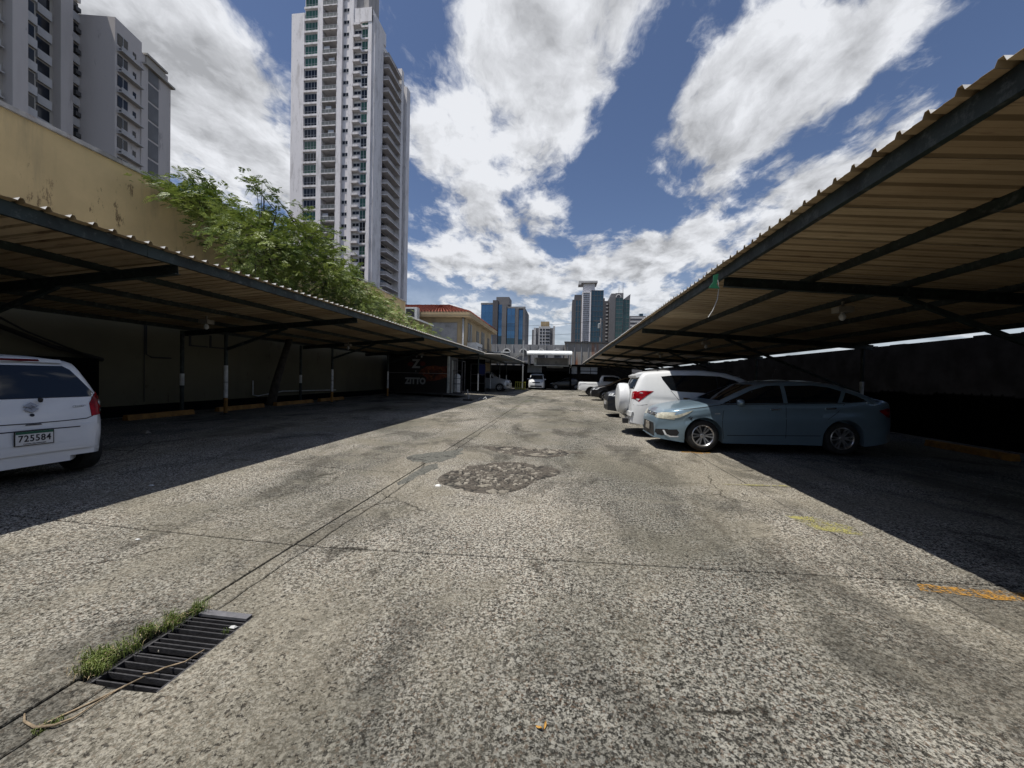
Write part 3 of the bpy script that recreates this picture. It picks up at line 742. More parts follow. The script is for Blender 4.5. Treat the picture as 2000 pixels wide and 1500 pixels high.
def carport(side, x_edge, depth, slope, y0, y1, frames, x_post, label, brace, zf=3.235):
    """side +1: roof runs to +X"""
    t = thing('carport', label, 'carport', (x_edge, y0, 0))
    me = sheet_mesh('roof_sheet', depth, slope)
    rg = random.Random(int(abs(x_edge)*10))
    y = y0
    while y < y1:
        o = bpy.data.objects.new('roof_sheet', me); COL.objects.link(o); o.parent = t; o.matrix_parent_inverse = wm(t).inverted()
        o.location = (x_edge - side*(.07+rg.uniform(0, .025)), y if side > 0 else y+.84, zf+rg.uniform(-.0008, .0008)+.004*math.sin(y*.7))
        o.rotation_euler = (0, 0, 0 if side > 0 else math.pi)
        if side < 0: o.location.y = y+.84
        y += .84
    zr = lambda d: zf - d*slope
    # purlins
    nd = max(4, int(round(depth/1.35)))
    for k in range(nd+1):
        d = .03 + (depth-.25)*k/nd; z = zr(d)
        hgt, wd = (.15, .055) if k == 0 else (.10, .05)
        if k == 0:
            b = MB(); x = x_edge+side*d
            b.box((x-wd/2, y0, z-hgt-.004), (x+wd/2, y1, z-.004)); 
            b.box((min(x, x-side*.0)-.0, y0, z-hgt-.0), (x+.001, y1, z-hgt+.004))
            b = MB(); yy = y0
            while yy < y1:
                ye = min(yy+5.2, y1); b.box((x-wd/2, yy+.002, z-hgt-.004+rg.uniform(-.003, .003)), (x+wd/2, ye-.002, z-.004)); yy = ye
            b.build('edge_beam', 'steel_green', t, world=True)
        else:
            b = MB(); x = x_edge+side*d
            b.box((x-.004, y0, z-hgt-.004), (x+.004, y1, z-.004)); b.box((x-.004, y0, z-.008), (x+side*wd, y1, z-.0042)) if side > 0 else b.box((x-wd, y0, z-.008), (x+.004, y1, z-.0042))
            if side > 0: b.box((x, y0, z-hgt-.004), (x+wd, y1, z-hgt)) 
            else: b.box((x-wd, y0, z-hgt-.004), (x, y1, z-hgt))
            b.build('purlin', 'steel_green', t, world=True)
    for fy in frames:
        a = Vector((x_edge+side*.07, fy, zr(.07)-.19)); e = Vector((x_edge+side*(depth-.15), fy, zr(depth)-.19))
        d = (e-a).normalized()
        b = MB(); b.beam(a+Vector((0,0,.068)), e+Vector((0,0,.068)), .09, .008); b.beam(a-Vector((0,0,.068)), e-Vector((0,0,.068)), .09, .008); b.beam(a, e, .008, .135)
        b.build('rafter', 'steel_green', t, world=True)
        zt = zr(abs(x_post-x_edge))-.26
        b = MB(); g = gz(x_post)
        b.tube([(x_post, fy, g), (x_post, fy, zt)], .048, 12)
        b.box((x_post-.11, fy-.11, g), (x_post+.11, fy+.11, g+.012)); b.box((x_post-.09, fy-.09, zt), (x_post+.09, fy+.09, zt+.010))
        po = b.build('post', 'steel_green', t, world=True, smooth=True, angle=40)
        for (za, zb, mt) in ((.05, .48, 'kerb_yellow'), (.485, .93, 'post_white'), (.945, 1.42, 'post_white')):
            q = MB(); q.tube([(x_post, fy, g+za), (x_post, fy, g+zb)], .051, 12); q.build('painted_band', mt, po, world=True, smooth=True, angle=40)
        (bx, bz), (cx_, cz) = brace
        b = MB(); b.beam((bx, fy, bz), (cx_, fy, zr(abs(cx_-x_edge))-.262), .06, .07); b.build('brace', 'steel_green', t, world=True)
    return t
LF = [-.1, 5.08, 10.13, 15.39, 20.7, 26.0]; RF = [.2, 6.34, 12.48, 18.7, 24.9, 31.1, 37.3, 43.5]
carport(-1, -5.57, 5.6, .075, -11.0, 27.5, LF, -9.66, 'long tan sheet metal carport on the left in front of the ochre wall', ((-9.62, 2.12), (-7.75, 0)), zf=3.165)
carport(1, 2.35, 6.68, .068, -11.0, 46.0, RF, 8.62, 'long tan sheet metal carport on the right over the parked cars', ((8.55, 1.25), (4.85, 0)), zf=3.215)
# second, smaller roof beyond the left carport
def shed2():
    t = thing('carport', 'low flat zinc roof beyond the left carport near the far end', 'carport', (-4.5, 29, 0))
    me = sheet_mesh('roof_sheet', 6.6, -.02, 'sheet_white'); y = 28.8; k = 0
    while y < 45.5:
        o = bpy.data.objects.new('roof_sheet', me); COL.objects.link(o); o.parent = t; o.matrix_parent_inverse = wm(t).inverted()
        o.location = (-4.4, y+.84, 3.16+k*.004); o.rotation_euler = (0, 0, math.pi); y += .84; k += 1
    b = MB(); b.box((-4.56, 28.8, 3.0), (-4.48, 45.6, 3.14)); b.build('edge_beam', 'steel_green', t, world=True)
    for d in (-6.5, -8.5, -10.6):
        b = MB(); b.box((d-.04, 28.8, 3.02), (d+.04, 45.6, 3.14)); b.build('purlin', 'steel_green', t, world=True)
    for fy in (29.6, 34.8, 40, 45):
        for xx in (-6.45, -10.8):
            b = MB(); b.tube([(xx, fy, gz(xx)), (xx, fy, 3.02)], .05, 10); po = b.build('post', 'steel_green', t, world=True, smooth=True, angle=40)
            q = MB(); q.tube([(xx, fy, gz(xx)+.25), (xx, fy, gz(xx)+1.55)], .054, 10); q.build('painted_band', 'post_white', po, world=True, smooth=True, angle=40)
shed2()
# thin posts by the wall behind the left carport
for i, (y, nm) in enumerate(((9.95, 'dark post against the ochre wall, nearer one with a white band'), (15.1, 'dark post against the ochre wall, farther one with a white band'))):
    t = thing('wall_post', nm, 'post', (-10.9, y, gz(-10.9)), group='thin posts along the ochre wall')
    b = MB(); b.tube([(0, 0, 0), (0, 0, 2.62-gz(-10.9))], .05, 10); b.build('shaft', 'steel_green', t, smooth=True, angle=40)
    b = MB(); b.tube([(0, 0, .78), (0, 0, 1.12)], .053, 10); b.build('painted_band', 'post_white', t, smooth=True, angle=40)
# lamps under the roofs
def lamp(x, y, z, lb, h=.1):
    t = thing('ceiling_lamp', lb, 'lamp', (x, y, z), group='lamp housings fixed under the carport roofs')
    b = MB(); b.box((-.12, -.10, -.10), (.12, .10, .0)); b.box((-.015, -.015, 0), (.015, .015, h)); b.build('housing', 'lamp_box', t)
    b = MB(); b.lathe([(.02, -.10), (.04, -.13), (.055, -.17), (.045, -.21), (.02, -.235), (.001, -.24)], 12); b.build('bulb', 'bulb', t, smooth=True)
lamp(-8.75, 8.6, 2.74, 'lamp box with round bulb under the left roof, nearest of them'); lamp(-8.9, 15.3, 2.73, 'lamp box with round bulb under the left roof, second from the camera')
lamp(4.9, 7.6, 2.86, 'lamp box with round bulb under the right roof, nearest of them'); lamp(4.9, 14.2, 2.86, 'lamp box with round bulb under the right roof above the white sport utility'); lamp(4.9, 20.5, 2.86, 'small lamp box under the right roof, third from the camera')
lamp(-8.5, 22.8, 2.78, 'lamp box with round bulb under the left roof above the printed kiosk')
# ================================================================ walls
def yellow_wall():
    t = thing('boundary_wall', 'tall ochre rendered wall with stains behind the left carport', 'wall', (-11.35, 0, 0))
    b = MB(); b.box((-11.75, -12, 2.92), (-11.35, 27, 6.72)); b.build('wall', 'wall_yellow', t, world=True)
    b = MB(); b.box((-11.78, -12, -.1), (-11.33, 27, 2.918)); b.build('lower_wall', 'wall_lower_shade', t, world=True)  # part below the roof line, with the roof's shade put into its colour
    rg = random.Random(4); y = -12
    while y < 27:
        L = rg.uniform(1.6, 3.2); ye = min(27, y+L)
        b = MB(); dz = rg.uniform(-.012, .012)
        b.box((-11.82, y+.004, 6.722), (-11.29, ye-.004, 6.81+dz)); b.build('coping', 'coping', t, world=True); y = ye
yellow_wall()
def right_wall():
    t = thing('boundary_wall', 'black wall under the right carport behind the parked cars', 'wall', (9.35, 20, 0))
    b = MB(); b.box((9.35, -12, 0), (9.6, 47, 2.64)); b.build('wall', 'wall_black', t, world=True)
    b = MB(); rg = random.Random(9); y = 9.0
    while y < 30:
        h = rg.choice([0, 0, 0, .02, .04]); L = rg.uniform(.1, .5)
        if h: b.box((9.40, y, 2.64), (9.55, y+L, 2.64+h))
        y += L+rg.uniform(0, .8)
    b.build('broken_top', 'wall_black', t, world=True)
right_wall()
b = MB(); b.box((-11.1, 4.4, .2), (-10.95, 7.95, 1.72)); o = b.build('windbreak_panel', 'dark_net_and_shade'); tag(o, 'black sheeting panel on the ground by the ochre wall', 'panel')
b = MB(); b.box((-11.30, -3, .0), (-11.0, 25, .52)); o = b.build('wall_plinth', 'dark_net_and_shade'); tag(o, 'low dark plinth along the foot of the ochre wall', 'plinth')
# two old brackets and a pipe on the wall
for i, y in enumerate((10.55, 11.25)):
    b = MB(); b.box((-11.33, y, 2.22), (-11.30, y+.05, 2.62)); b.box((-11.33, y+.05, 2.22), (-11.29, y+.62, 2.26)); tag(b.build('wall_bracket', 'trim'), ('left' if i == 0 else 'right')+'hand one of two black brackets on the ochre wall', 'bracket', 'black brackets on the ochre wall')
b = MB(); b.tube([(-11.3, 9.3, 2.85), (-11.3, 9.3, 1.9), (-11.25, 9.4, 1.82), (-11.2, 9.9, 1.82)], .018, 6); b.tube([(-11.3, 9.25, 2.8), (-11.3, 9.25, .6)], .01, 6)
tag(b.build('wall_pipe', 'trim'), 'thin black conduit running down the ochre wall', 'pipe')
b = MB(); b.tube([(-11.28, 13.0, 1.15), (-11.28, 13.0, .62), (-11.2, 13.15, .58), (-11.1, 14.3, .72), (-11.1, 18, .66)], .02, 6); tag(b.build('water_pipe', 'post_white'), 'white plastic pipe along the foot of the ochre wall', 'pipe')
b = MB(); b.tube([(-10.2, 5.1, 2.66), (-10.9, 6.2, 2.3), (-11.1, 7.2, 1.95), (-11.2, 8.2, 1.7)], .05, 8); b.tube([(-10.1, 5.3, 2.68), (-10.8, 6.6, 2.2), (-11.1, 7.8, 1.8)], .02, 6)
tag(b.build('drooping_hose', 'trim', smooth=True), 'thick dark hose drooping from the left roof to the wall', 'hose')
# wheel stops
for i, (y0, y1, lb) in enumerate(((8.0, 9.8, 'nearest yellow concrete wheel stop under the left carport'), (10.5, 12.4, 'yellow wheel stop beside the second left post'), (12.9, 15.1, 'yellow wheel stop left of the leaning trunk'), (15.5, 17.4, 'yellow wheel stop beyond the third left post'), (5.4, 7.3, 'yellow wheel stop just behind the white hatchback'))):
    b = MB(); x = -10.35; g = gz(x)
    b.prism([(-.09, 0), (.09, 0), (.06, .13), (-.06, .13)], y0+.05, y1-.05, lambda u, v, h, x=x, g=g: (x+u, h, g+v)); tag(b.build('wheel_stop', 'kerb_yellow'), lb, 'wheel stop', 'yellow wheel stops')
for i, (y0, y1, lb) in enumerate(((4.6, 6.4, 'yellow wheel stop in the dark at the right edge'), (8.2, 9.9, 'yellow wheel stop behind the blue sedan'))):
    b = MB(); x = 8.25; g = gz(x)
    b.prism([(-.09, 0), (.09, 0), (.06, .13), (-.06, .13)], y0, y1, lambda u, v, h, x=x, g=g: (x+u, h, g+v)); tag(b.build('wheel_stop', 'kerb_yellow'), lb, 'wheel stop', 'yellow wheel stops')
# ================================================================ tower
def tower():
    Yf = 95.0; H = 99.0; zb = 22.0; fh = 3.06
    t = thing('tower_block', 'tall white weathered apartment tower with balconies and green windows', 'tower', (-72.3, Yf, 0))
    def B(name, mat, a, b_, lb=None):
        q = MB(); q.box(a, b_); return q.build(name, mat, t)
    # plan: x 0..21.6 front, y back
    cols = dict(pier=(0, 3.6), win=(3.6, 7.5), p1=(7.5, 8.9), balc=(8.9, 12.9), p2=(12.9, 14.3), sm=(14.3, 16.2), p3=(16.2, 17.4), led=(17.4, 19.4), gw=(19.4, 21.2), edge=(21.2, 22.2))
    q = MB(); q.box((0, .35, zb), (8.85, 10.5, H-8)); q.box((12.95, .35, zb), (22.0, 10.5, H-8)); q.build('wall', 'tower', t)
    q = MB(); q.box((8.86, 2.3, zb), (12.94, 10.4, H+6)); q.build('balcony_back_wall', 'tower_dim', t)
    q = MB(); q.box((0, 0, zb), (3.6, .35, H-4)); q.build('blank_pier', 'tower', t)
    q = MB(); q.box((3.6, .36, H-8), (8.84, 9, H+9)); q.box((12.96, .36, H-8), (17.3, 9, H+9)); q.build('upper_core', 'tower', t)
    for nm, (a, b_) in cols.items():
        if nm in ('p1', 'p2', 'p3'):
            q = MB(); q.box((a, -.25, zb), (b_, .348, H+(10 if nm != 'p3' else 2))); q.build('pier', 'tower', t)
    q = MB(); q.box((21.2, 0, zb), (22.2, .35, H-4.4)); q.build('pier', 'tower', t)
    q = MB(); q.box((17.4, -.1, H-7.9), (22.2, 8, H-4.4)); q.build('parapet', 'tower', t)
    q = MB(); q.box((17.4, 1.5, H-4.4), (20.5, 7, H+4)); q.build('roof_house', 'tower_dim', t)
    n = int((H+6-zb)/fh)
    # shared meshes
    def win_mesh(w_, h, nx, ny, mat):
        f = MB(); g = MB()
        f.box((0, -.06, 0), (w_, .0, .07)); f.box((0, -.06, h-.07), (w_, 0, h))
        for k in range(nx+1): x = (w_-.07)*k/nx; f.box((x, -.055, .07), (x+.07, -.001, h-.07))
        for k in range(1, ny): z = h*k/ny*(.72 if ny == 2 else 1); f.box((.07, -.05, z-.03), (w_-.07, -.002, z+.03))
        g.box((.01, -.03, .01), (w_-.01, -.004, h-.01))
        return f.mesh('window_frame', 'frame_white'), g.mesh('window', mat)
    fg, gg = win_mesh(3.6, 2.35, 4, 2, 'gl_green'); _, gd = win_mesh(3.6, 2.35, 4, 2, 'gl_dark')
    fs, gs = win_mesh(1.7, .95, 2, 1, 'gl_dark'); f2, g2 = win_mesh(1.7, 2.35, 2, 2, 'gl_green'); _, g2d = win_mesh(1.7, 2.35, 2, 2, 'gl_dark')
    fl, gl_ = win_mesh(1.9, .9, 2, 1, 'gl_dark')
    slab = MB(); slab.box((0, -.35, 0), (3.98, 2.28, .22)); slab = slab.mesh('balcony_slab', 'tower')
    rail = MB(); 
    for k in range(5): rail.box((.03+.96*k, -.33, .22), (.09+.96*k, -.27, 1.22))
    rail.box((.03, -.33, 1.17), (3.95, -.27, 1.24)); rail.box((.03, -.32, .26), (3.95, -.29, .32)); rail = rail.mesh('balcony_railing', 'frame_white')
    rg_ = MB(); rg_.box((.09, -.305, .33), (3.9, -.295, 1.16)); railg = rg_.mesh('railing_glass', 'frame_grey')
    back = MB(); back.box((.5, 0, .0), (3.6, .03, 2.1)); back = back.mesh('balcony_door', 'gl_dark')
    niche = MB(); niche.box((0, 0, 0), (3.98, .02, fh-.22)); niche = niche.mesh('balcony_back_wall', 'tower_dim')
    led = MB(); led.box((0, -.75, 0), (1.95, .3, .16)); led.box((0, -.75, .16), (1.95, -.62, .55)); led = led.mesh('planter_ledge', 'tower')
    band = MB(); band.box((0, -.12, 0), (3.88, .34, .5)); band = band.mesh('floor_band', 'tower')
    band2 = MB(); band2.box((0, -.1, 0), (1.78, .34, .45)); band2 = band2.mesh('floor_band', 'tower')
    rr = random.Random(6)
    acm = MB(); acm.box((0, 0, 0), (.8, .3, .6)); acm = acm.mesh('air_conditioner', 'frame_white')
    blm = MB(); blm.box((0, 0, 0), (1.6, .02, 1.9)); blm = blm.mesh('balcony_screen', 'frame_white')
    def put(nm, me, x, y, z, par=t):
        o = bpy.data.objects.new(nm, me); COL.objects.link(o); o.parent = par; o.location = (x, y, z); return o
    # the balcony column is a real recess: replace front of the core there
    for k in range(n):
        z = zb + .4 + k*fh
        if z > H+6: break
        gr = rr.random() < .6
        put('window', gg if gr else gd, 3.75, .34, z+.5); put('window_frame', fg, 3.75, .33, z+.5)
        put('floor_band', band, 3.61, 0, z)
        put('balcony_slab', slab, 8.91, -.0, z); put('balcony_railing', rail, 8.91, 0, z); put('railing_glass', railg, 8.91, 0, z)
        put('balcony_door', back, 8.91, 2.25, z+.22)
        if rr.random() < .22: put('balcony_screen', blm, 8.95+rr.uniform(0, 2.2), -.1, z+.25)
        put('window', gs, 14.4, .34, z+1.5); put('window_frame', fs, 14.4, .33, z+1.5)
        if z < H-9:
            put('window', gl_, 17.45, .34, z+1.75); put('window_frame', fl, 17.45, .33, z+1.75)
            put('planter_ledge', led, 17.42, 0, z+.25)
            if rr.random() < .4: put('air_conditioner', acm, 17.5+rr.uniform(0, .9), -.5, z+.42)
            put('window', g2 if rr.random() < .6 else g2d, 19.45, .34, z+.5); put('window_frame', f2, 19.45, .33, z+.5); put('floor_band', band2, 19.42, 0, z)
    # side: (a) blank bay, (b) balconies, (c) piers further back
    S0 = 22.0
    q = MB(); q.box((S0, .35, zb-4), (S0+.9, 5.2, H-6)); q.build('side_pier', 'tower', t)
    q = MB(); q.box((2, 10.5, zb-6), (S0+.4, 24, H-9)); q.build('rear_wall', 'tower', t)
    for (y0, y1, dx, dh) in ((14.0, 15.6, 2.2, 9), (17.0, 19.5, 2.6, 12)):
        q = MB(); q.box((S0, y0, zb-5), (S0+dx, y1, H-dh)); q.build('side_pier', 'tower', t)
    sb = MB(); sb.box((0, 0, 0), (2.0, 8.4, .2)); sb = sb.mesh('balcony_slab', 'tower')
    sr = MB(); sr.box((1.85, 0, .2), (1.92, 8.4, 1.05)); sr.box((0, 0, .2), (1.85, .07, 1.05)); sr = sr.mesh('balcony_parapet', 'tower_dim')
    sd = MB(); sd.box((0, .6, 0), (.06, 7.8, 2.2)); sd = sd.mesh('balcony_door', 'gl_dark')
    rw = MB(); rw.box((0, 0, 0), (.08, 1.7, 1.6)); rw = rw.mesh('window', 'gl_dark')
    for k in range(n-4):
        z = zb + .2 + k*fh
        if z > H-12: break
        put('balcony_slab', sb, S0+.4, 5.4, z); put('balcony_parapet', sr, S0+.4, 5.4, z); put('balcony_door', sd, S0+.4, 5.4, z+.3)
        put('window', rw, S0+.4, 20.8, z+.7); 
        q = None
    q = MB(); q.box((S0+.4, 20, zb-5), (S0+.8, 20.6, H-14)); q.build('side_pier', 'tower_dim', t)
    # podium
    q = MB(); q.box((-2, 2, 0), (S0+.2, 22, zb-1.5)); q.build('podium', 'conc_light', t)
    q = MB(); q.box((S0+.2, 8, 0), (S0+9.5, 30, 15.5)); q.box((S0+.2, 8, 15.5), (S0+4.8, 24, 22)); q.build('side_annex', 'conc_light', t)
    q = MB(); q.box((8, -1.5, zb-2.6), (S0+2.4, 12, zb-1.5)); q.build('podium_canopy', 'stone_dark', t)
    q = MB(); q.box((12, .8, 10), (S0+1.2, 1.9, 19)); q.build('window', 'gl_dark', t)
tower()
# ================================================================ grey apartment building, upper left
def left_building():
    ang = R(11.0)
    o0 = at(224, 300, 57); ori = Vector((o0.x, o0.y, 0))
    t = thing('apartment_building', 'grey apartment building with dark windows above the ochre wall', 'building', ori, ang)
    # local: x right, y away; wing B (right) front at y=0, its right side face x=0
    zt = 52.6; fh = 2.98
    def put(nm, me, x, y, z):
        o = bpy.data.objects.new(nm, me); COL.objects.link(o); o.parent = t; o.location = (x, y, z); return o
    q = MB(); q.box((-14, 0, 0), (0, 4.4, zt)); q.build('wall', 'b_grey', t)
    q = MB(); q.box((-14, 4.4, 0), (-.3, 9.8, zt-1.2)); q.build('wall', 'b_grey', t)
    q = MB(); q.box((-.3, 4.2, 0), (.15, 9.8, zt-3.2)); q.build('stair_wall', 'b_grey', t)
    q = MB(); q.box((-13.5, 4.42, zt-3.2), (.7, 10.1, zt-2.9)); q.box((-9, 5.4, zt-2.9), (-.1, 9.0, zt-1.2)); q.box((-9.2, 5.2, zt-1.2), (.2, 9.2, zt-.9)); q.build('roof_house', 'b_grey2', t)
    wn = MB(); wn.box((0, 0, 0), (.06, 1.6, 1.55)); wn = wn.mesh('window', 'gl_dark')
    wf = MB(); wf.box((.02, .77, 0), (.09, .84, 1.55)); wf.box((.02, 0, 1.55), (.09, 1.6, 1.62)); wf = wf.mesh('window_frame', 'frame_white')
    sl_ = MB(); sl_.box((0, 0, 0), (.75, 3.7, .16)); sl_.box((.65, 0, .16), (.75, 2.0, .75)); sl_ = sl_.mesh('window_ledge', 'b_white')
    sm = MB(); sm.box((0, 0, 0), (.06, .5, .8)); sm = sm.mesh('window', 'gl_dark')
    ac = MB(); ac.box((0, 0, 0), (.25, .35, .28)); ac.box((.02, .6, 0), (.27, 1.0, .3)); ac = ac.mesh('air_conditioner', 'ac')
    pn = MB(); pn.box((0, 0, 0), (.05, 1.9, fh-.35)); pn = pn.mesh('stair_panel', 'b_panel')
    for k in range(14):
        z = zt - 3.6 - k*fh
        if z < 8: break
        put('window', wn, .02, .35, z); put('window_frame', wf, .03, .35, z); put('window_ledge', sl_, 0, .3, z-1.0)
        put('window', sm, .02, 2.85, z+.1); put('air_conditioner', ac, .12, .5, z-.75)
        put('stair_panel', pn, .16, 5.4, z-1.6)
    # wing A, nearer and to the left: its right side face carries the windows
    XA = -1.9; 
    q = MB(); q.box((-26, -6.4, 0), (XA-3.2, 0, 60)); q.build('wall', 'b_grey2', t)
    q = MB(); q.box((-26, -22, 0), (XA-2.0, -6.4, 60)); q.build('wall', 'b_grey2', t)
    q = MB(); q.box((-26, -23, 58.5), (XA-1.2, 0.2, 59.2)); q.box((-24, -20, 59.2), (XA-3.6, -2, 61.5)); q.build('cornice', 'b_white', t)
    q = MB(); q.box((-26, -9.8, 0), (XA-.9, -8.2, 58)); q.build('pier', 'b_grey', t)
    q = MB(); q.box((-26, -3.2, 0), (XA-2.2, -1.6, 58)); q.build('pier', 'b_grey', t)
    q = MB(); q.box((-26, -16.8, 0), (XA-1.2, -15.4, 58)); q.build('pier', 'b_grey', t)
    big = MB(); big.box((0, 0, 0), (.06, 3.2, 1.7)); big = big.mesh('window', 'gl_dark')
    bf = MB(); bf.box((.02, 1.55, 0), (.1, 1.65, 1.7)); bf.box((.02, 0, 1.7), (.1, 3.2, 1.78)); bf.box((0, -.05, -.05), (.1, 3.25, 0)); bf = bf.mesh('window_frame', 'frame_white')
    bs = MB(); bs.box((0, 0, 0), (.55, 5.2, .16)); bs.box((0, .2, .16), (.40, 5, .9)); bs = bs.mesh('window_ledge', 'b_white')
    md = MB(); md.box((0, 0, 0), (.06, 1.5, 1.55)); md = md.mesh('window', 'gl_dark')
    sp = MB(); sp.box((0, 0, 0), (.30, 1.7, 1.15)); sp = sp.mesh('window_ledge', 'b_white')
    a2 = MB(); a2.box((0, 0, 0), (.55, .7, .6)); a2 = a2.mesh('air_conditioner', 'ac')
    for k in range(14):
        z = 55.4 - k*fh
        if z < 12: break
        put('window', big, XA-1.98, -14.2, z); put('window_frame', bf, XA-1.97, -14.2, z); put('window_ledge', bs, XA-2.0, -15.3, z-1.05)
        put('window', big, XA-1.98, -21, z); put('window_frame', bf, XA-1.97, -21, z); put('window_ledge', bs, XA-2.0, -22.0, z-1.05)
        put('window', md, XA-3.18, -5.2, z); put('window_ledge', sp, XA-3.2, -5.3, z-1.2)
        put('window', md, XA-.88, -9.75, z) if False else None
        put('window', md, XA-3.18, -1.5, z); put('air_conditioner', a2, XA-3.2, -.75, z+.2); put('window_ledge', sp, XA-3.2, -1.55, z-1.2)
        put('window', md, XA-1.98, -8.1, z); put('window_ledge', sp, XA-2.0, -8.15, z-1.2)
left_building()
# ================================================================ red-roofed house
def house():
    t = thing('house', 'cream two-storey house with a red tile roof beyond the left carport', 'house', (-8.8, 34.5, 0))
    W_, D_, H = 12.0, 13.2, 6.75
    q = MB(); q.box((-W_, 0, 0), (0, D_, H)); q.build('wall', 'wall_house', t)
    q = MB(); q.box((-W_-.6, -.8, H), (.55, D_+.6, H+.16)); q.box((-W_-.6, -.82, H+.16), (.57, -.7, H+.42)); q.box((.45, -.7, H+.16), (.57, D_+.6, H+.42)); q.build('eave', 'wall_house', t)
    # hipped roof of tiles in courses
    rf = MB(); cx, cy_ = -W_/2, D_/2; e = .58
    x0, x1, y0, y1 = -W_-e, e, -.83, D_+e; hz = H+.43; rz_ = H+2.35; rx0, rx1 = -W_+4.0, -3.6
    rf.add([(x0,y0,hz),(x1,y0,hz),(x1,y1,hz),(x0,y1,hz),(rx0,cy_,rz_),(rx1,cy_,rz_)], [(0,1,5,4),(1,2,5),(2,3,4,5),(3,0,4),(0,3,2,1)])
    rf.build('roof', 'tile', t)
    tl = MB()
    # barrel tiles running up the front and right slopes
    def slope(a, b_, ta, tb, step=.28):
        a, b_, ta, tb = map(Vector, (a, b_, ta, tb)); L = (b_-a).length; n = int(L/step)
        for i in range(n):
            f = (i+.5)/n; p = a.lerp(b_, f); q_ = ta.lerp(tb, f)
            m_ = max(2, int((q_-p).length/.42)); up_ = (b_-a).cross(q_-p).normalized(); up_ = up_ if up_.z > 0 else -up_
            for k in range(m_):
                s0, s1 = k/m_, min(1, (k+1.12)/m_); P, Q = p.lerp(q_, s0)+up_*.035, p.lerp(q_, s1)+up_*.0
                sd = (b_-a).normalized()*random.uniform(.07, .09); j = up_*random.uniform(.05, .085)
                tl.add([P-sd, P-sd*.5+j, P+sd*.5+j, P+sd, Q-sd*.85, Q-sd*.42+j*.8, Q+sd*.42+j*.8, Q+sd*.85], [(0,1,5,4),(1,2,6,5),(2,3,7,6),(0,3,2,1)])
    slope((x0, y0, hz), (x1, y0, hz), (rx0, cy_, rz_), (rx1, cy_, rz_)); slope((x1, y0, hz), (x1, y1, hz), (rx1, cy_-.01, rz_), (rx1, cy_+.01, rz_))
    o = tl.build('roof_tiles', 'tile', t, fix=False); o['kind'] = 'stuff'
    # lean-to with tiles and box on the front
    q = MB(); q.box((-5.2, -1.5, 6.4), (-4.0, -.86, 7.45)); b1 = q.build('vent_box', 'post_white', t)
    q = MB(); q.box((-5.0, -1.53, 6.5), (-4.25, -1.5, 7.3)); q.build('grille', 'trim', b1)
    q = MB(); q.box((-3.1, -.06, 4.1), (-.75, 0, 6.3)); q.build('wall_panel', 'conc_light', t)
    q = MB(); q.box((-6.3, -.05, 5.2), (-5.2, 0, 6.1)); q.build('window', 'gl_house', t)
    q = MB(); q.tube([(-.15, -.2, 2), (-.15, -.2, H)], .09, 8); q.build('downpipe', 'post_white', t, smooth=True)
    for (y, w_, h, z) in ((1.0, 1.5, 1.7, 4.7), (4.6, 1.2, 2.2, 3.9), (7.0, 1.6, 2.6, 3.7), (10.6, 1.1, 1.8, 4.2)):
        q = MB(); q.box((-.02, y, z), (.04, y+w_, z+h)); wn = q.build('window', 'gl_house', t)
        q = MB(); q.box((0, y-.1, z-.12), (.16, y+w_+.1, z-.0)); q.box((.0, y+w_/2-.03, z), (.07, y+w_/2+.03, z+h)); q.build('window_frame', 'wall_house', wn)
    q = MB(); q.box((.0, .8, 3.9), (.9, 3.4, 4.6)); q.build('air_conditioner', 'post_white', t)
    q = MB(); q.box((0, 0, 3.1), (1.3, D_, 3.25)); q.build('balcony_slab', 'conc_light', t)
    q = MB()
    for k in range(22): q.box((1.2, .1+k*.6, 3.25), (1.24, .15+k*.6, 4.1))
    q.box((1.18, 0, 4.1), (1.26, D_, 4.16)); q.build('railing', 'iron', t)
house()
b = MB(); b.box((-11.2, 33.0, .1), (-6.62, 33.08, 2.95)); tag(b.build('shade_sheet', 'dark_net_and_shade'), 'black sheet added as the deep shade of the bays behind the printed kiosk', 'panel')  # added black sheet: paints the bays behind the kiosk as deep shade
b = MB(); b.box((-11.3, 27.2, .1), (-11.15, 46.5, 3.1)); tag(b.build('rear_shade_sheet', 'dark_net_and_shade'), 'black sheet added as the shade at the back of the far left bays', 'wall')  # added black sheet closing the far bays, its colour standing for shade
q = MB(); q.prism([(0, 0), (3.2, -1.1), (3.2, -1.22), (0, -.12)], 27.4, 30.5, lambda u, v, h: (-13.6+u, h, 6.65+v)); tag(q.build('sloping_roof', 'post_white'), 'small white sloping roof just beyond the tree', 'roof')
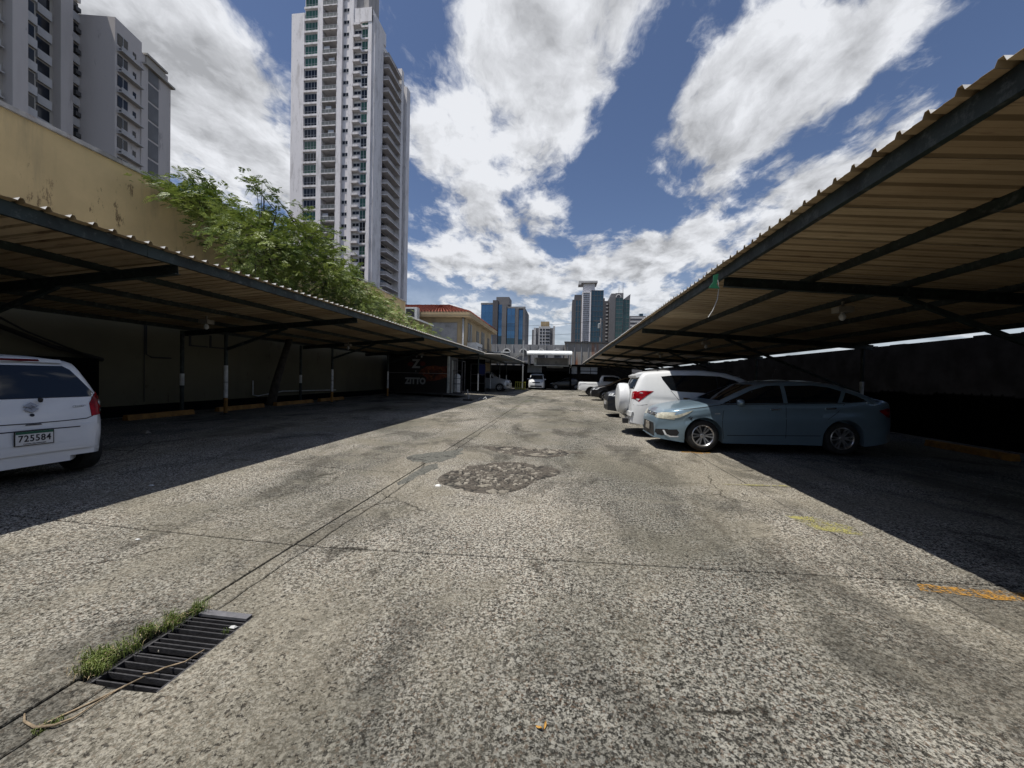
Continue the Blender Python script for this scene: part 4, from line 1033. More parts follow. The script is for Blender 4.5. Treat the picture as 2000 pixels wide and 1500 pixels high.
# ================================================================ end of the lot
def end_building():
    Y0 = 50.0
    t = thing('warehouse', 'grey concrete warehouse with arched openings closing the far end', 'building', (-4, Y0, 0))
    q = MB(); q.box((-10.8, Y0+3, 3.1), (.25, Y0+3.4, 5.95)); q.build('wall', 'wall_grey', t, world=True)
    for k in range(10):
        x = -10.2+k*1.12; q = MB(); q.box((x, Y0+2.86, 3.3), (x+.14, Y0+3, 5.9)); q.build('pilaster', 'conc_light', t, world=True)
    for x in (-7.6, -5.3, -2.9, -.8):
        a = [(math.cos(R(d))*.42, math.sin(R(d))*.42) for d in range(0, 181, 15)]
        q = MB(); q.prism(a+[(-.42, -.5), (.42, -.5)][::1], Y0+2.90, Y0+2.98, lambda u, v, h, x=x: (x+u, h, 4.85+v)); w_ = q.build('arched_window', 'gl_house', t, world=True)
        q = MB(); ro = [(math.cos(R(d))*.55, math.sin(R(d))*.55) for d in range(0, 181, 15)]
        for i in range(12):
            q.prism([a[i], ro[i], ro[i+1], a[i+1]], Y0+2.84, Y0+2.99, lambda u, v, h, x=x: (x+u, h, 4.85+v))
        q.build('arch_rim', 'post_white', w_, world=True)
    q = MB(); q.box((.25, Y0+2.5, 3.0), (6.3, Y0+2.9, 6.2)); q.build('stained_wall', 'wall_rust', t, world=True)
    q = MB(); q.box((.2, Y0+2.3, 6.2), (6.4, Y0+3.0, 6.36)); q.build('wall_cap', 'iron', t, world=True)
    for k in range(7):
        x = .6+k*.9; q = MB(); q.box((x, Y0+2.4, 3.2), (x+.1, Y0+2.5, 6.1)); q.build('pilaster', 'conc_light', t, world=True)
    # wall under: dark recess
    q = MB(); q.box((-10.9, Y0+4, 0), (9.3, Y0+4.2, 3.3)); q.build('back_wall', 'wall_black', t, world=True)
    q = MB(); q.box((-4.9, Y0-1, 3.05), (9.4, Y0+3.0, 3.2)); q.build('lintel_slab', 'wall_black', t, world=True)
    q = MB(); q.box((-11, Y0-3.2, 3.25), (-4.6, Y0+2.6, 3.4)); q.box((-11, Y0-3.2, 3.4), (-4.6, Y0-3.0, 4.4)); q.build('terrace', 'conc_light', t, world=True)
    q = MB(); q.box((-10.4, Y0-3.4, 4.4), (-6.4, Y0-2.8, 4.52)); q.build('terrace_coping', 'white_paint', t, world=True)
    q = MB(); q.beam((-6.3, Y0-3.3, 3.5), (-5.1, Y0-3.3, 4.35), .1, .08); q.beam((-5.1, Y0-3.3, 4.35), (-4.7, Y0-3.3, 4.35), .1, .08); q.build('stair_rail', 'white_dull', t, world=True)
    q = MB(); q.box((-4.75, Y0-3.5, 0), (-4.62, Y0-3.3, 5.9)); q.build('pipe', 'white_dull', t, world=True)
    for k, (a, b_, c, d) in enumerate(((1027, 712, 1058, 728), (1065, 712.5, 1100, 719), (1112, 715.5, 1127, 730))):
        p, r_ = atY(a, b_, Y0-.6), atY(c, d, Y0-.6)
        q = MB(); q.box((p.x, Y0-.6, r_.z), (r_.x, Y0-.5, p.z)); q.build('hanging_panel', 'white_dull', t, world=True)
    for (a, b_, c, d) in ((1134, 717, 1152.6, 724.3), (1154, 717, 1166.5, 724.6), (1134, 725.6, 1152.6, 730), (1154, 725.8, 1166.5, 730.5)):
        p, r_ = atY(a, b_, Y0-.6), atY(c, d, Y0-.6)
        q = MB(); q.box((p.x, Y0-.6, r_.z), (r_.x, Y0-.5, p.z)); q.build('window_pane', 'white_dull', t, world=True)
    for x in (-4.6, -2.2, .95, 2.0, 4.6):
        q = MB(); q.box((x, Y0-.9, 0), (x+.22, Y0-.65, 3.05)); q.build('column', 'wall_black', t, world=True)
end_building()
def awning():
    t = thing('awning', 'white rounded canopy above the far loading bay', 'awning', (-1.5, 46.5, 3))
    y0, y1 = 45.6, 49.5
    prof = [(0, 4.18), (-.06, 4.28), (-.04, 4.42), (.06, 4.54), (.25, 4.62), (3.9, 4.95), (3.9, 4.83), (.3, 4.36), (.1, 4.2)]
    q = MB(); q.prism(prof, -4.15, 1.1, lambda u, v, h: (h, y0+u, v-.05)); q.build('canopy', 'white_paint', t, world=True)
    for x in (-4.12, .98):
        q = MB(); q.prism([(0.25, 4.28), (3.8, 4.7), (3.8, 2.6), (1.9, 3.0)] if x < 0 else [(.25, 4.28), (3.8, 4.7), (3.8, 2.75), (.4, 3.05)], x, x+.1, lambda u, v, h: (h, y0+u, v)); q.build('side_panel', 'white_dull' if x < 0 else 'white_paint', t, world=True)
    q = MB(); q.box((-3.45, y1-1.0, 3.02), (.75, y1-.9, 3.95)); q.build('back_panel', 'conc_light', t, world=True)
    q = MB(); q.box((-3.45, y1-1.2, 2.93), (.8, y1-1.0, 3.02)); q.box((.66, y1-1.15, 3.02), (.78, y1-1.0, 3.95)); q.box((-3.5, y1-1.15, 3.02), (-3.2, y1-1.0, 3.95)); q.build('panel_frame', 'white_paint', t, world=True)
awning()
# far skyline
def facade(t, x0, x1, y, z0, z1, nx, nz, glass, frame, fw_=.12, fh_=.25, nm='window_band', depth=.2):
    for k in range(nz):
        a = z0+(z1-z0)*k/nz; b_ = z0+(z1-z0)*(k+1)/nz
        q = MB(); q.box((x0, y-.1, a+fh_), (x1, y, b_)); q.build(nm, 'gl_teal' if (glass == 'gl_blue' and k < 5 and x0 > -34) else glass, t, world=True)
    q = MB()
    for k in range(nz+1): a = z0+(z1-z0)*k/nz; q.box((x0, y-depth, a), (x1, y-.0, a+fh_-.01))
    for k in range(nx+1): x = x0+(x1-x0-fw_)*k/nx; q.box((x, y-depth-.02, z0), (x+fw_, y-.02, z1))
    q.build('mullions', frame, t, world=True)
def blue_building():
    Y = 160
    t = thing('office_block', 'blue mirror glass office block with a grey central shaft', 'building', (-25, Y, 0))
    q = MB(); q.box((-34.2, Y, 0), (-28.9, Y+18, 32.0)); q.box((-24.2, Y, 0), (-15.7, Y+18, 29.9)); q.build('wall', 'stone_mid', t, world=True)
    q = MB(); q.box((-29.0, Y-1.5, 0), (-26.9, Y+15, 32.9)); q.build('corner_shaft', 'stone_dark', t, world=True)
    q = MB(); q.box((-26.9, Y, 0), (-23.0, Y+15, 31.5)); q.box((-28.0, Y+1, 31.5), (-22.6, Y+9, 34.7)); q.build('lift_tower', 'stone_mid', t, world=True)
    facade(t, -34.1, -29.05, Y-.15, 2, 31.2, 3, 9, 'gl_blue', 'gl_blue', .06, .08, depth=.12)
    facade(t, -26.8, -25.2, Y-.15, 2, 31.2, 1, 9, 'gl_blue', 'gl_blue', .06, .08, depth=.12)
    facade(t, -23.0, -19.7, Y-.9, 2, 29.6, 2, 9, 'gl_blue', 'stone_dark', .06, .08, depth=.12)
    facade(t, -18.2, -16.6, Y-.15, 2, 29.0, 1, 9, 'gl_blue', 'gl_blue', .06, .08, depth=.12)
    q = MB(); q.box((-25.2, Y-1.0, 0), (-23.3, Y-.2, 31.2)); q.box((-19.6, Y-1.0, 0), (-18.3, Y-.2, 29.6)); q.box((-16.5, Y-.6, 0), (-15.6, Y-.1, 29.7)); q.build('pier', 'stone_mid', t, world=True)
    for (x0, x1, z) in ((-34.2, -29, 31.3), (-23.1, -15.6, 29.7)):
        q = MB(); q.box((x0-.1, Y-.35, z), (x1, Y+.3, z+.75)); q.build('parapet', 'conc_light', t, world=True)
blue_building()
def small_tower():
    Y = 300
    t = thing('apartment_tower', 'small pale apartment tower far behind the warehouse', 'tower', (-14, Y, 0))
    q = MB(); q.box((-22.3, Y, 0), (-6.7, Y+15, 39.5)); q.box((-24, Y+3, 0), (-22.3, Y+12, 38.5)); q.build('wall', 'stone_mid', t, world=True)
    q = MB(); q.box((-18.6, Y-1, 0), (-9.8, Y, 40.6)); q.box((-7.6, Y-1, 0), (-6.2, Y, 40.8)); q.box((-22.4, Y-1, 0), (-20.6, Y, 39.5)); q.build('white_bay', 'b_white', t, world=True)
    q = MB(); q.box((-17.2, Y+1, 39.5), (-10.8, Y+8, 44.6)); q.build('roof_house', 'wall_house', t, world=True)
    for k in range(12):
        z = 10+k*2.5
        for x in (-17.6, -15.4, -13.2, -11.6):
            q = MB(); q.box((x, Y-1.15, z), (x+1.5, Y-1, z+1.3)); q.build('window', 'gl_dark', t, world=True)
small_tower()
def tower_cap():
    Y = 260
    t = thing('office_tower', 'tall office tower with white ribbed shaft and flat winged top', 'tower', (15, Y, 0))
    q = MB(); q.box((5.6, Y+2, 0), (13.5, Y+20, 53.5)); q.box((7, Y+3, 53.5), (11.6, Y+15, 57)); q.build('left_wing', 'stone_dark', t, world=True)
    facade(t, 7.4, 11.5, Y+1.9, 12, 53, 2, 11, 'gl_teal', 'stone_dark', .5, .3)
    q = MB(); q.box((11.8, Y-1, 0), (17.6, Y+12, 58)); q.box((12.6, Y+1, 58), (20.0, Y+10, 64)); q.build('white_shaft', 'tower', t, world=True)
    for k in range(34):
        z = 14+k*1.3; q = MB(); q.box((12.5, Y-1.15, z), (16.6, Y-1.0, z+.5)); q.build('window_band', 'gl_dark', t, world=True)
    q = MB(); q.box((9.4, Y-1, 64), (21.5, Y+12, 65.2)); q.box((9.4, Y-1, 62.8), (11, Y+1, 64)); q.build('roof_wing', 'b_white', t, world=True)
    q = MB(); q.box((17.6, Y, 0), (25.6, Y+18, 59.2)); q.build('right_wing', 'stone_dark', t, world=True)
    facade(t, 17.7, 25.5, Y-.1, 12, 58.8, 4, 14, 'gl_teal', 'stone_dark', .15, .25)
tower_cap()
def tower_bank():
    Y = 285
    t = thing('office_tower', 'grey green glass office tower with two roof antennas', 'tower', (36, Y, 0))
    q = MB(); q.box((27.4, Y+2, 0), (32.0, Y+18, 57.5)); q.box((27.4, Y+2, 57.5), (29.2, Y+10, 59.5)); q.build('left_wing', 'stone_dark', t, world=True)
    for k in range(17):
        z = 14+k*2.55; q = MB(); q.box((30.2, Y+1.8, z), (31.6, Y+2, z+.7)); q.build('window_band', 'b_white', t, world=True)
    q = MB(); q.box((32.3, Y-1, 0), (36.4, Y+16, 59.8)); q.build('side_shaft', 'stone_mid', t, world=True)
    q = MB(); q.box((36.4, Y-.5, 0), (41.8, Y+16, 62.6)); q.box((33.5, Y+1, 59.8), (41.8, Y+12, 62.6)); q.build('core', 'stone_mid', t, world=True)
    facade(t, 36.6, 41.6, Y-.6, 12, 59, 2, 17, 'gl_gtower', 'stone_mid', .12, .25)
    q = MB(); q.box((41.8, Y+1, 0), (46.6, Y+15, 58.2)); q.build('right_wing', 'stone_mid', t, world=True)
    q = MB(); q.prism([(41.8, 58.2), (46.6, 58.2), (46.9, 62.2)], Y+1, Y+2, lambda u, v, h: (u, h, v)); q.build('roof_fin', 'stone_mid', t, world=True)
    facade(t, 42.0, 46.4, Y+.9, 12, 58, 2, 17, 'gl_gtower', 'stone_mid', .12, .22)
    a = [(math.cos(R(d))*1.6, math.sin(R(d))*1.9) for d in range(0, 181, 20)]; q = MB()
    q.tube([(38.4+u, Y-.7, 59.4+v) for u, v in a], .3, 6); q.build('roof_emblem', 'b_white', t, world=True)
    for x, h in ((39.2, 7.0), (42.0, 9.0), (40.6, 3)):
        q = MB(); q.tube([(x, Y+4, 62), (x, Y+4, 62+h)], [.22, .06], 5); q.build('antenna', 'stone_dark', t, world=True)
tower_bank()
q = MB(); Y = 330; p0 = atY(1230, 617, Y); p1 = atY(1262, 617, Y); t = thing('apartment_tower', 'pale far block just above the edge of the right carport', 'tower', (p0.x, Y, 0))
q.box((p0.x, Y, 0), (p1.x, Y+14, p0.z)); q.build('wall', 'stone_mid', t, world=True)
for k in range(5):
    q = MB(); q.box((p0.x+.5, Y-.2, p0.z-3.2*k-2.2), (p1.x-.5, Y, p0.z-3.2*k-1.0)); q.build('window_band', 'b_white', t, world=True)
q = MB(); q.box((p0.x+8, Y+2, p0.z), (p0.x+11, Y+6, p0.z+2.2)); q.build('roof_house', 'gl_teal', t, world=True)
# pole and cables beyond the warehouse
t = thing('utility_pole', 'concrete utility pole with crossarm in front of the glass towers', 'pole', (10.2, 75, 0))
P = atY(1173, 640, 75); P2 = atY(1174, 625, 75)
q = MB(); q.tube([(P.x, 75, 0), (P.x, 75, P2.z+.3)], [.18, .12], 8); q.build('shaft', 'stone_dark', t, world=True, smooth=True)
q = MB(); q.box((P.x-1.3, 74.9, P2.z-.2), (P.x+1.3, 75.05, P2.z-.05)); q.build('crossarm', 'stone_dark', t, world=True)
q = MB(); q.lathe([(.25, 0), (.25, .8), (.1, .9)], 10, Matrix.Translation((P.x-.3, 74.7, P2.z-1.6)), cap=True); q.build('transformer', 'white_dull', t, world=True)
for i, (ya, yb, yc) in enumerate(((636, 638, 633), (655, 658, 654))):
    a, b_ = atY(930, ya, 75), Vector((P.x, 75, P2.z-.1-i*2.0)); q = MB(); pts = []
    for k in range(17):
        f = k/16; p = a.lerp(b_, f); p.z -= .9*4*f*(1-f)*.5; pts.append(p)
    q.tube(pts, .028, 4); o = q.build('power_cable', 'wire'); tag(o, ('upper' if i == 0 else 'lower')+' of the two power cables strung to the concrete pole', 'cable', 'power cables behind the warehouse')
# ================================================================ tree over the left roof
def atX(px, py, X):
    r = fw + rt*((px-1000)/F_PX) - up*((py-750)/F_PX)
    return Vector((0, 0, CAM_H)) + r*(X/r.x)
def in_poly(x, y, P):
    c = False
    for i in range(len(P)):
        (x1, y1), (x2, y2) = P[i-1], P[i]
        if (y1 > y) != (y2 > y) and x < (x2-x1)*(y-y1)/(y2-y1)+x1: c = not c
    return c
def tree():
    rg = random.Random(17)
    t = thing('tree', 'leaning tree with feathery green leaves spilling over the left carport roof', 'tree', (-10.65, 13.1, gz(-10.65)))
    fork = Vector((-10.75, 14.3, 3.2))
    b = MB(); b.tube([(-10.65,13.1,.2),(-10.66,13.35,1.0),(-10.66,13.75,2.0),(-10.7,14.1,2.7),fork], [.17,.14,.12,.12,.11], 9)
    b.build('trunk', 'bark', t, world=True, smooth=True)
    P = [(345,362),(400,372),(440,398),(480,412),(515,425),(560,432),(600,440),(640,474),(680,522),(700,556),(755,592),(795,622),(845,643),(880,664),(825,656),(715,618),(635,596),(560,572),(500,548),(470,520),(480,490),(440,456),(400,434),(378,408),(340,380)]
    tips = []
    spikes = [((485,348),(515,385),-8.4), ((512,352),(560,412),-8.2), ((360,345),(395,375),-10.4), ((395,343),(420,372),-10.2), ((290,352),(350,372),-10.9), ((340,392),(400,418),-10.9), ((435,432),(500,455),-9.9), ((378,462),(440,478),-10.9), ((582,398),(620,445),-8.4), ((495,360),(540,415),-8.0), ((730,590),(770,585),-7.6), ((740,575),(700,560),-7.9),((650,455),(620,450),-8.0)]
    xs = [p[0] for p in P]; ys = [p[1] for p in P]
    while len(tips) < 520:
        x, y = rg.uniform(min(xs), max(xs)), rg.uniform(min(ys), max(ys))
        if not in_poly(x, y, P): continue
        f = (x-290)/600
        lo, hi = (-11.0, -9.6) if x < 430 else ((-11.0, -7.0) if x < 640 else (-10.0+(x-640)/250*2.2, -6.6+.4*f))
        X = rg.uniform(lo, hi); p = atX(x, y, X)
        if p.z < 3.35+ .0: continue
        tips.append((p, 1.0))
    for (a, b_, X) in spikes:
        A, B = atX(*a, X), atX(*b_, X)
        for k in range(5): tips.append((A.lerp(B, k/4), .8))
    br = MB(); mains = []
    for k in range(16):
        p = tips[rg.randrange(520)][0]; mid = fork.lerp(p, .5)+Vector((rg.uniform(-.3,.3), rg.uniform(-.3,.3), rg.uniform(.2,.7)))
        pts = [fork, fork.lerp(mid, .5)+Vector((0,0,.2)), mid, mid.lerp(p, .6)+Vector((0,0,.15)), p]
        br.tube(pts, [.075,.06,.045,.03,.012], 6); mains += [pts[2], pts[3], p]
    for (a, b_, X) in spikes:
        A, B = atX(*a, X), atX(*b_, X); m_ = min(mains, key=lambda q: (q-B).length); br.tube([m_, B.lerp(m_, .3)-Vector((0,0,.05)), B, A], [.03,.022,.014,.006], 5)
    for (p, s) in tips[::3]:
        m_ = min(mains, key=lambda q: (q-p).length)
        br.tube([m_, m_.lerp(p, .5)+Vector((rg.uniform(-.1,.1), rg.uniform(-.1,.1), .08)), p], [.016,.011,.005], 4, cap=False)
    br.build('branch', 'bark', t, world=True, smooth=True)
    V, F = [], []
    def frond(p, d, L):
        d = d.normalized(); side = d.cross(Vector((0, 0, 1)))
        side = side.normalized() if side.length > .01 else Vector((1, 0, 0))
        roll = Matrix.Rotation(rg.uniform(-.9, .9), 3, d); side = roll @ side; nrm = side.cross(d)
        n = 9
        for i in range(n):
            f = (i+1)/n; c = p + d*(L*f) - Vector((0, 0, 1))*(L*.45*f*f)
            ll = L*.30*math.sin(math.pi*min(1, .25+.7*f))*rg.uniform(.8, 1.15); wd = ll*.20
            for sg in (-1, 1):
                tipv = (side*sg*.85 + d*.5 - Vector((0,0,1))*rg.uniform(.05, .5) + nrm*rg.uniform(-.15,.15)).normalized()
                q = tipv.cross(nrm).normalized()*wd; k = len(V)
                V.extend([c, c+tipv*ll*.45+q+nrm*.2*wd, c+tipv*ll, c+tipv*ll*.45-q+nrm*.2*wd]); F.append((k, k+1, k+2, k+3))
    for (p, s) in tips:
        out = (p-fork); out.z *= .4; out = out.normalized()+Vector((rg.uniform(-.5,.5), rg.uniform(-.6,.6), rg.uniform(-.3,.3)))
        n = 15 if s == 1 else 9
        for _ in range(n):
            d = out + Vector((rg.uniform(-1,1), rg.uniform(-1,1), rg.uniform(-.5,.5)))*1.0
            sc1 = .24 if s == 1 else .13
            o = p + Vector((rg.gauss(0,sc1), rg.gauss(0,sc1), rg.gauss(0,sc1*.55)))
            frond(o, d, rg.uniform(.20, .36)*(1 if s == 1 else .85))
    me = bpy.data.meshes.new('crown'); me.from_pydata([tuple(v) for v in V], [], F); me.materials.append(M['leaf']); me.update()
    link('crown', me, t, world=True)
tree()
# ================================================================ cars
def interp(pts, x):
    return float(np.interp(x, [p[0] for p in pts], [p[1] for p in pts]))
def smooth_prof(pts, xs, k=.06):
    y = np.interp(xs, [p[0] for p in pts], [p[1] for p in pts]); d = xs
    fine = np.linspace(pts[0][0], pts[-1][0], 700); yf = np.interp(fine, [p[0] for p in pts], [p[1] for p in pts])
    h = max(1, int(k/(fine[1]-fine[0]))); ker = np.hanning(2*h+3); ker /= ker.sum()
    pad = np.concatenate([2*yf[0]-yf[h+1:0:-1], yf, 2*yf[-1]-yf[-2:-h-3:-1]]); ys = np.convolve(pad, ker, 'valid')
    ys[0], ys[-1] = yf[0], yf[-1]
    return np.interp(xs, fine, ys)
class Car:
    """local frame: x=0 front bumper .. x=L rear bumper, y lateral, z up from the ground"""
    def __init__(c, name, label, cat, loc, rz, top, L, Wd, wheels, r, belt, clear=.22, tumble=.42, ef=.26, er=.20, paint_='p_white', rf=.55, rr=.45, arch=.055, tilt=0, group=None, crown=.035, detail=1):
        c.root = thing(name, label, cat, loc, rz, group, rot=(0, 0, rz)); c.L, c.W, c.wheels, c.r = L, Wd, wheels, r
        c.root.rotation_euler = Euler((tilt, 0, rz)) if abs(math.sin(rz)) > .7 else Euler((0, tilt, rz))
        N = 110
        u = np.linspace(0, 1, N); xs = (u - .55*np.sin(2*np.pi*u)/(2*np.pi)*.9)*L
        extra = []
        for xw in wheels: extra += [xw + s*(r+arch)*k for s in (-1, 1) for k in (.8, .9, .96, .985, 1.0, 1.012)]
        xs = np.array(sorted(set([round(float(v), 5) for v in list(xs)+extra if 0 <= v <= L])))
        zt = smooth_prof(top, xs, .07)
        b = MB(); rows = []
        for x, z in zip(xs, zt):
            w_ = Wd/2
            w_ *= 1 - ef*max(0, 1-x/rf)**2.6 - er*max(0, 1-(L-x)/rr)**2.6
            zb = clear + .05*max(0, 1-x/.5) + .09*max(0, 1-(L-x)/.6)
            zs = zb
            for xw in wheels:
                dx = abs(x-xw); R_ = r+arch
                if dx < R_: zs = max(zs, r + math.sqrt(R_*R_-dx*dx))
            bz = min(interp(belt, x), z-.03)
            bz = max(bz, zs+.03)
            flare = 0
            for xw in wheels: flare += .022*math.exp(-((x-xw)/(r*1.25))**2)
            row = [(x, 0, clear+.03), (x, w_-.24, clear+.03), (x, w_-.24, max(zs, clear+.03)+.0), (x, w_-.025, zs)]
            n = 9
            for i in range(n+1):
                t_ = i/n; zz = zs+(bz-zs)*t_; rel = (zz-.60)/.42
                y = w_*(1-.045*rel*rel) + flare*(1-abs(rel)*.5) - .012*math.exp(-((zz-(bz-.16))/.05)**2)
                row.append((x, y, zz))
            yb = row[-1][1]
            hgt = z-bz; cc = min(.075, hgt*.5)
            yr = yb - tumble*max(0, hgt-cc)
            m_ = 5
            for i in range(1, m_+1):
                t_ = i/m_; row.append((x, yb+(yr-yb)*t_ - .012*math.sin(math.pi*t_)*(-1 if hgt > .2 else 0), bz+(z-cc-crown*.0-bz)*t_))
            row += [(x, yr-.035, z-cc*.42), (x, yr-.09, z-cc*.14), (x, yr*.72, z), (x, yr*.38, z+crown*.45), (x, 0, z+crown*.6)]
            rows.append(row)
        K = len(rows[0]); full = [[(p[0], -p[1], p[2]) for p in reversed(r_[1:])] + r_ for r_ in rows]
        # ring ordering: from roof centre (-y side) down, floor, up to roof centre (+y side)
        full = [[(p[0], -p[1], p[2]) for p in reversed(r_)][:-1] + r_ for r_ in rows]
        Kf = len(full[0])
        for r_ in full: b.v += [tuple(map(float, p)) for p in r_]
        for i in range(len(full)-1):
            for j in range(Kf-1): b.f.append((i*Kf+j, (i+1)*Kf+j, (i+1)*Kf+j+1, i*Kf+j+1))
        b.f.append(tuple(range(Kf-1))); e0 = (len(full)-1)*Kf; b.f.append(tuple(e0+j for j in reversed(range(Kf-1))))
        b.mi = [0]*len(b.f)
        me = b.mesh('body', paint_, smooth=True)
        bm = bmesh.new(); bm.from_mesh(me); bmesh.ops.remove_doubles(bm, verts=bm.verts, dist=.0004); bmesh.ops.recalc_face_normals(bm, faces=bm.faces); bm.to_mesh(me)
        c.bvh = BVHTree.FromBMesh(bm); bm.free(); me.set_sharp_from_angle(angle=R(38))
        c.body = link('body', me, c.root)
    def panel(c, name, pts, view, mat, off=.004, parent=None, res=.07, thick=.0, label=None, smooth=True):
        """outline in a projection plane, laid on the body. view: 'R' (+y side) 'L' (-y side) 'F' 'B' or an angle in degrees (0 = from the front, 90 = from +y)"""
        ang = {'F': 180, 'R': 90, 'L': -90, 'B': 0}.get(view, view)
        a = R(ang); frm = Vector((math.cos(a), math.sin(a), 0)); uax = Vector((-math.sin(a), math.cos(a), 0))
        if view == 'R': uax = Vector((1, 0, 0))
        if view == 'L': uax = Vector((1, 0, 0))
        if view in ('F', 'B'): uax = Vector((0, 1, 0))
        O = []
        n = len(pts)
        for i in range(n):
            p, q = Vector(pts[i]), Vector(pts[(i+1) % n]); k = max(1, int((q-p).length/res))
            for j in range(k): O.append(p.lerp(q, j/k))
        x0, x1 = min(p.x for p in O), max(p.x for p in O); y0, y1 = min(p.y for p in O), max(p.y for p in O)
        G = list(O); P2 = [(p.x, p.y) for p in O]
        xx = x0+res*.5
        while xx < x1:
            yy = y0+res*.5
            while yy < y1:
                if in_poly(xx, yy, P2) and min((Vector((xx, yy))-q).length for q in O) > res*.45: G.append(Vector((xx, yy)))
                yy += res
            xx += res
        vs_, ed, fs, *_ = delaunay_2d_cdt(G, [(i, (i+1) % len(O)) for i in range(len(O))], [], 1, 1e-5)
        base = Vector((c.L/2, 0, 0)); out = []
        base = base - uax*base.dot(uax)
        for p in vs_:
            o = base + uax*p.x + Vector((0, 0, p.y)) + frm*6
            h, nrm, _, _ = c.bvh.ray_cast(o, -frm)
            if h is None:
                h, nrm, _, _ = c.bvh.find_nearest(base + uax*p.x + Vector((0, 0, p.y)) + frm*2)
            if nrm.dot(frm) < 0: nrm = -nrm
            out.append(h + nrm*off)
        mb = MB(); mb.add(out, [tuple(f) for f in fs if len(f) >= 3])
        if thick:
            k = len(mb.v); rim = list(range(len(O)))
            idx = []
            for p in O: idx.append(min(range(len(vs_)), key=lambda i: (vs_[i]-p).length_squared))
            low = [out[i]-frm*thick for i in idx]; mb.v += [tuple(v) for v in low]
            for i in range(len(idx)): mb.f.append((idx[i], idx[(i+1)%len(idx)], k+(i+1)%len(idx), k+i)); mb.mi.append(0)
        me = mb.mesh(name, mat, smooth=smooth, angle=50)
        o = link(name, me, parent or c.root)
        if label: o['label'] = label
        return o
    def strip(c, name, pts, view, mat='trim', w_=.010, off=.0035, parent=None):
        for a, b_ in zip(pts[:-1], pts[1:]): pass
        out = []; P = [Vector(p) for p in pts]
        L_, R_ = [], []
        for i, p in enumerate(P):
            d = (P[min(i+1, len(P)-1)]-P[max(i-1, 0)]).normalized(); nn = Vector((-d.y, d.x))*w_/2; L_.append(p+nn); R_.append(p-nn)
        return c.panel(name, [tuple(v) for v in L_+R_[::-1]], view, mat, off, parent, res=.10)
    def wheel(c, xw, side, spokes=10, rim_mat='alloy', rr=None, wid=.2, style='spoke'):
        r = c.r; rr = rr or r*.68; inset = .03
        y = side*(c.W/2-inset)
        w_ = thing('wheel', None, None, (xw, y, r)); w_.parent = c.root
        Mx = Matrix.Rotation(-side*math.pi/2, 4, 'X')
        b = MB(); prof = [(rr, -wid), (r*.93, -wid), (r, -wid*.85), (r, -wid*.15), (r*.97, -.01), (r*.90, .004), (rr+.012, .004), (rr, -.006), (rr-.004, -.03), (rr-.006, -wid)]
        b.lathe(prof, 40, Mx); b.build('tyre', 'rubber', w_, smooth=True, angle=35)
        b = MB(); b.lathe([(rr, -.004), (rr-.012, .0), (rr-.024, -.012), (rr-.03, -.08)], 40, Mx)
        b.lathe([(.0005, -.012), (.028, -.010), (.032, -.022), (.055, -.026), (.058, -.05)], 20, Mx)
        for k in range(spokes):
            a = 2*math.pi*(k//2)/(spokes/2) + (.18 if k % 2 else -.18) if style == 'pair' else 2*math.pi*k/spokes
            ca, sa = math.cos(a), math.sin(a); ws = .016 if spokes > 6 else .03
            pp = []
            for (rad, zz, ww) in ((.045, -.024, ws*.7), (rr*.55, -.018, ws*.75), (rr-.02, -.012, ws)):
                for s in (-1, 1):
                    pp.append(Mx @ Vector((ca*rad-sa*s*ww, sa*rad+ca*s*ww, zz)))
                for s in (1, -1):
                    pp.append(Mx @ Vector((ca*rad-sa*s*ww*1.1, sa*rad+ca*s*ww*1.1, zz-.03)))
            b.add(pp, [(0,1,5,4),(1,2,6,5),(2,3,7,6),(3,0,4,7),(4,5,9,8),(5,6,10,9),(6,7,11,10),(7,4,8,11)])
        b.build('rim', rim_mat, w_)
        b = MB(); b.lathe([(rr-.03, -.085), (.03, -.085)], 24, Mx); b.build('brake_disc', 'trim', w_)
        return w_
    def mirror(c, x, z, side, mat, w_=.2):
        y = interp([(0, c.W/2), (c.L, c.W/2)], x)
        b = MB(); b.lathe([(.001, -.055), (.05, -.05), (.075, -.02), (.08, .03), (.07, .055), (.001, .058)], 14)
        me = b.mesh('wing_mirror', mat, smooth=True)
        o = link('wing_mirror', me, c.root, loc=(x, side*(c.W/2+.07), z)); o.rotation_euler = (0, R(90), R(8*side)); o.scale = (.85, 1.45, .9)
        b = MB(); b.box((-.03, -.07, -.02), (.03, .04, .02)); link('mirror_arm', b.mesh('mirror_arm', 'trim'), c.root, loc=(x, side*(c.W/2-.04), z-.03))
def place(front_wheel, xw, side_y, rz):
    """root location so that local (xw, side_y) lands on the given ground point"""
    c, s = math.cos(rz), math.sin(rz); x, y = front_wheel
    lx, ly = xw*c - side_y*s, xw*s + side_y*c
    return (x-lx, y-ly)
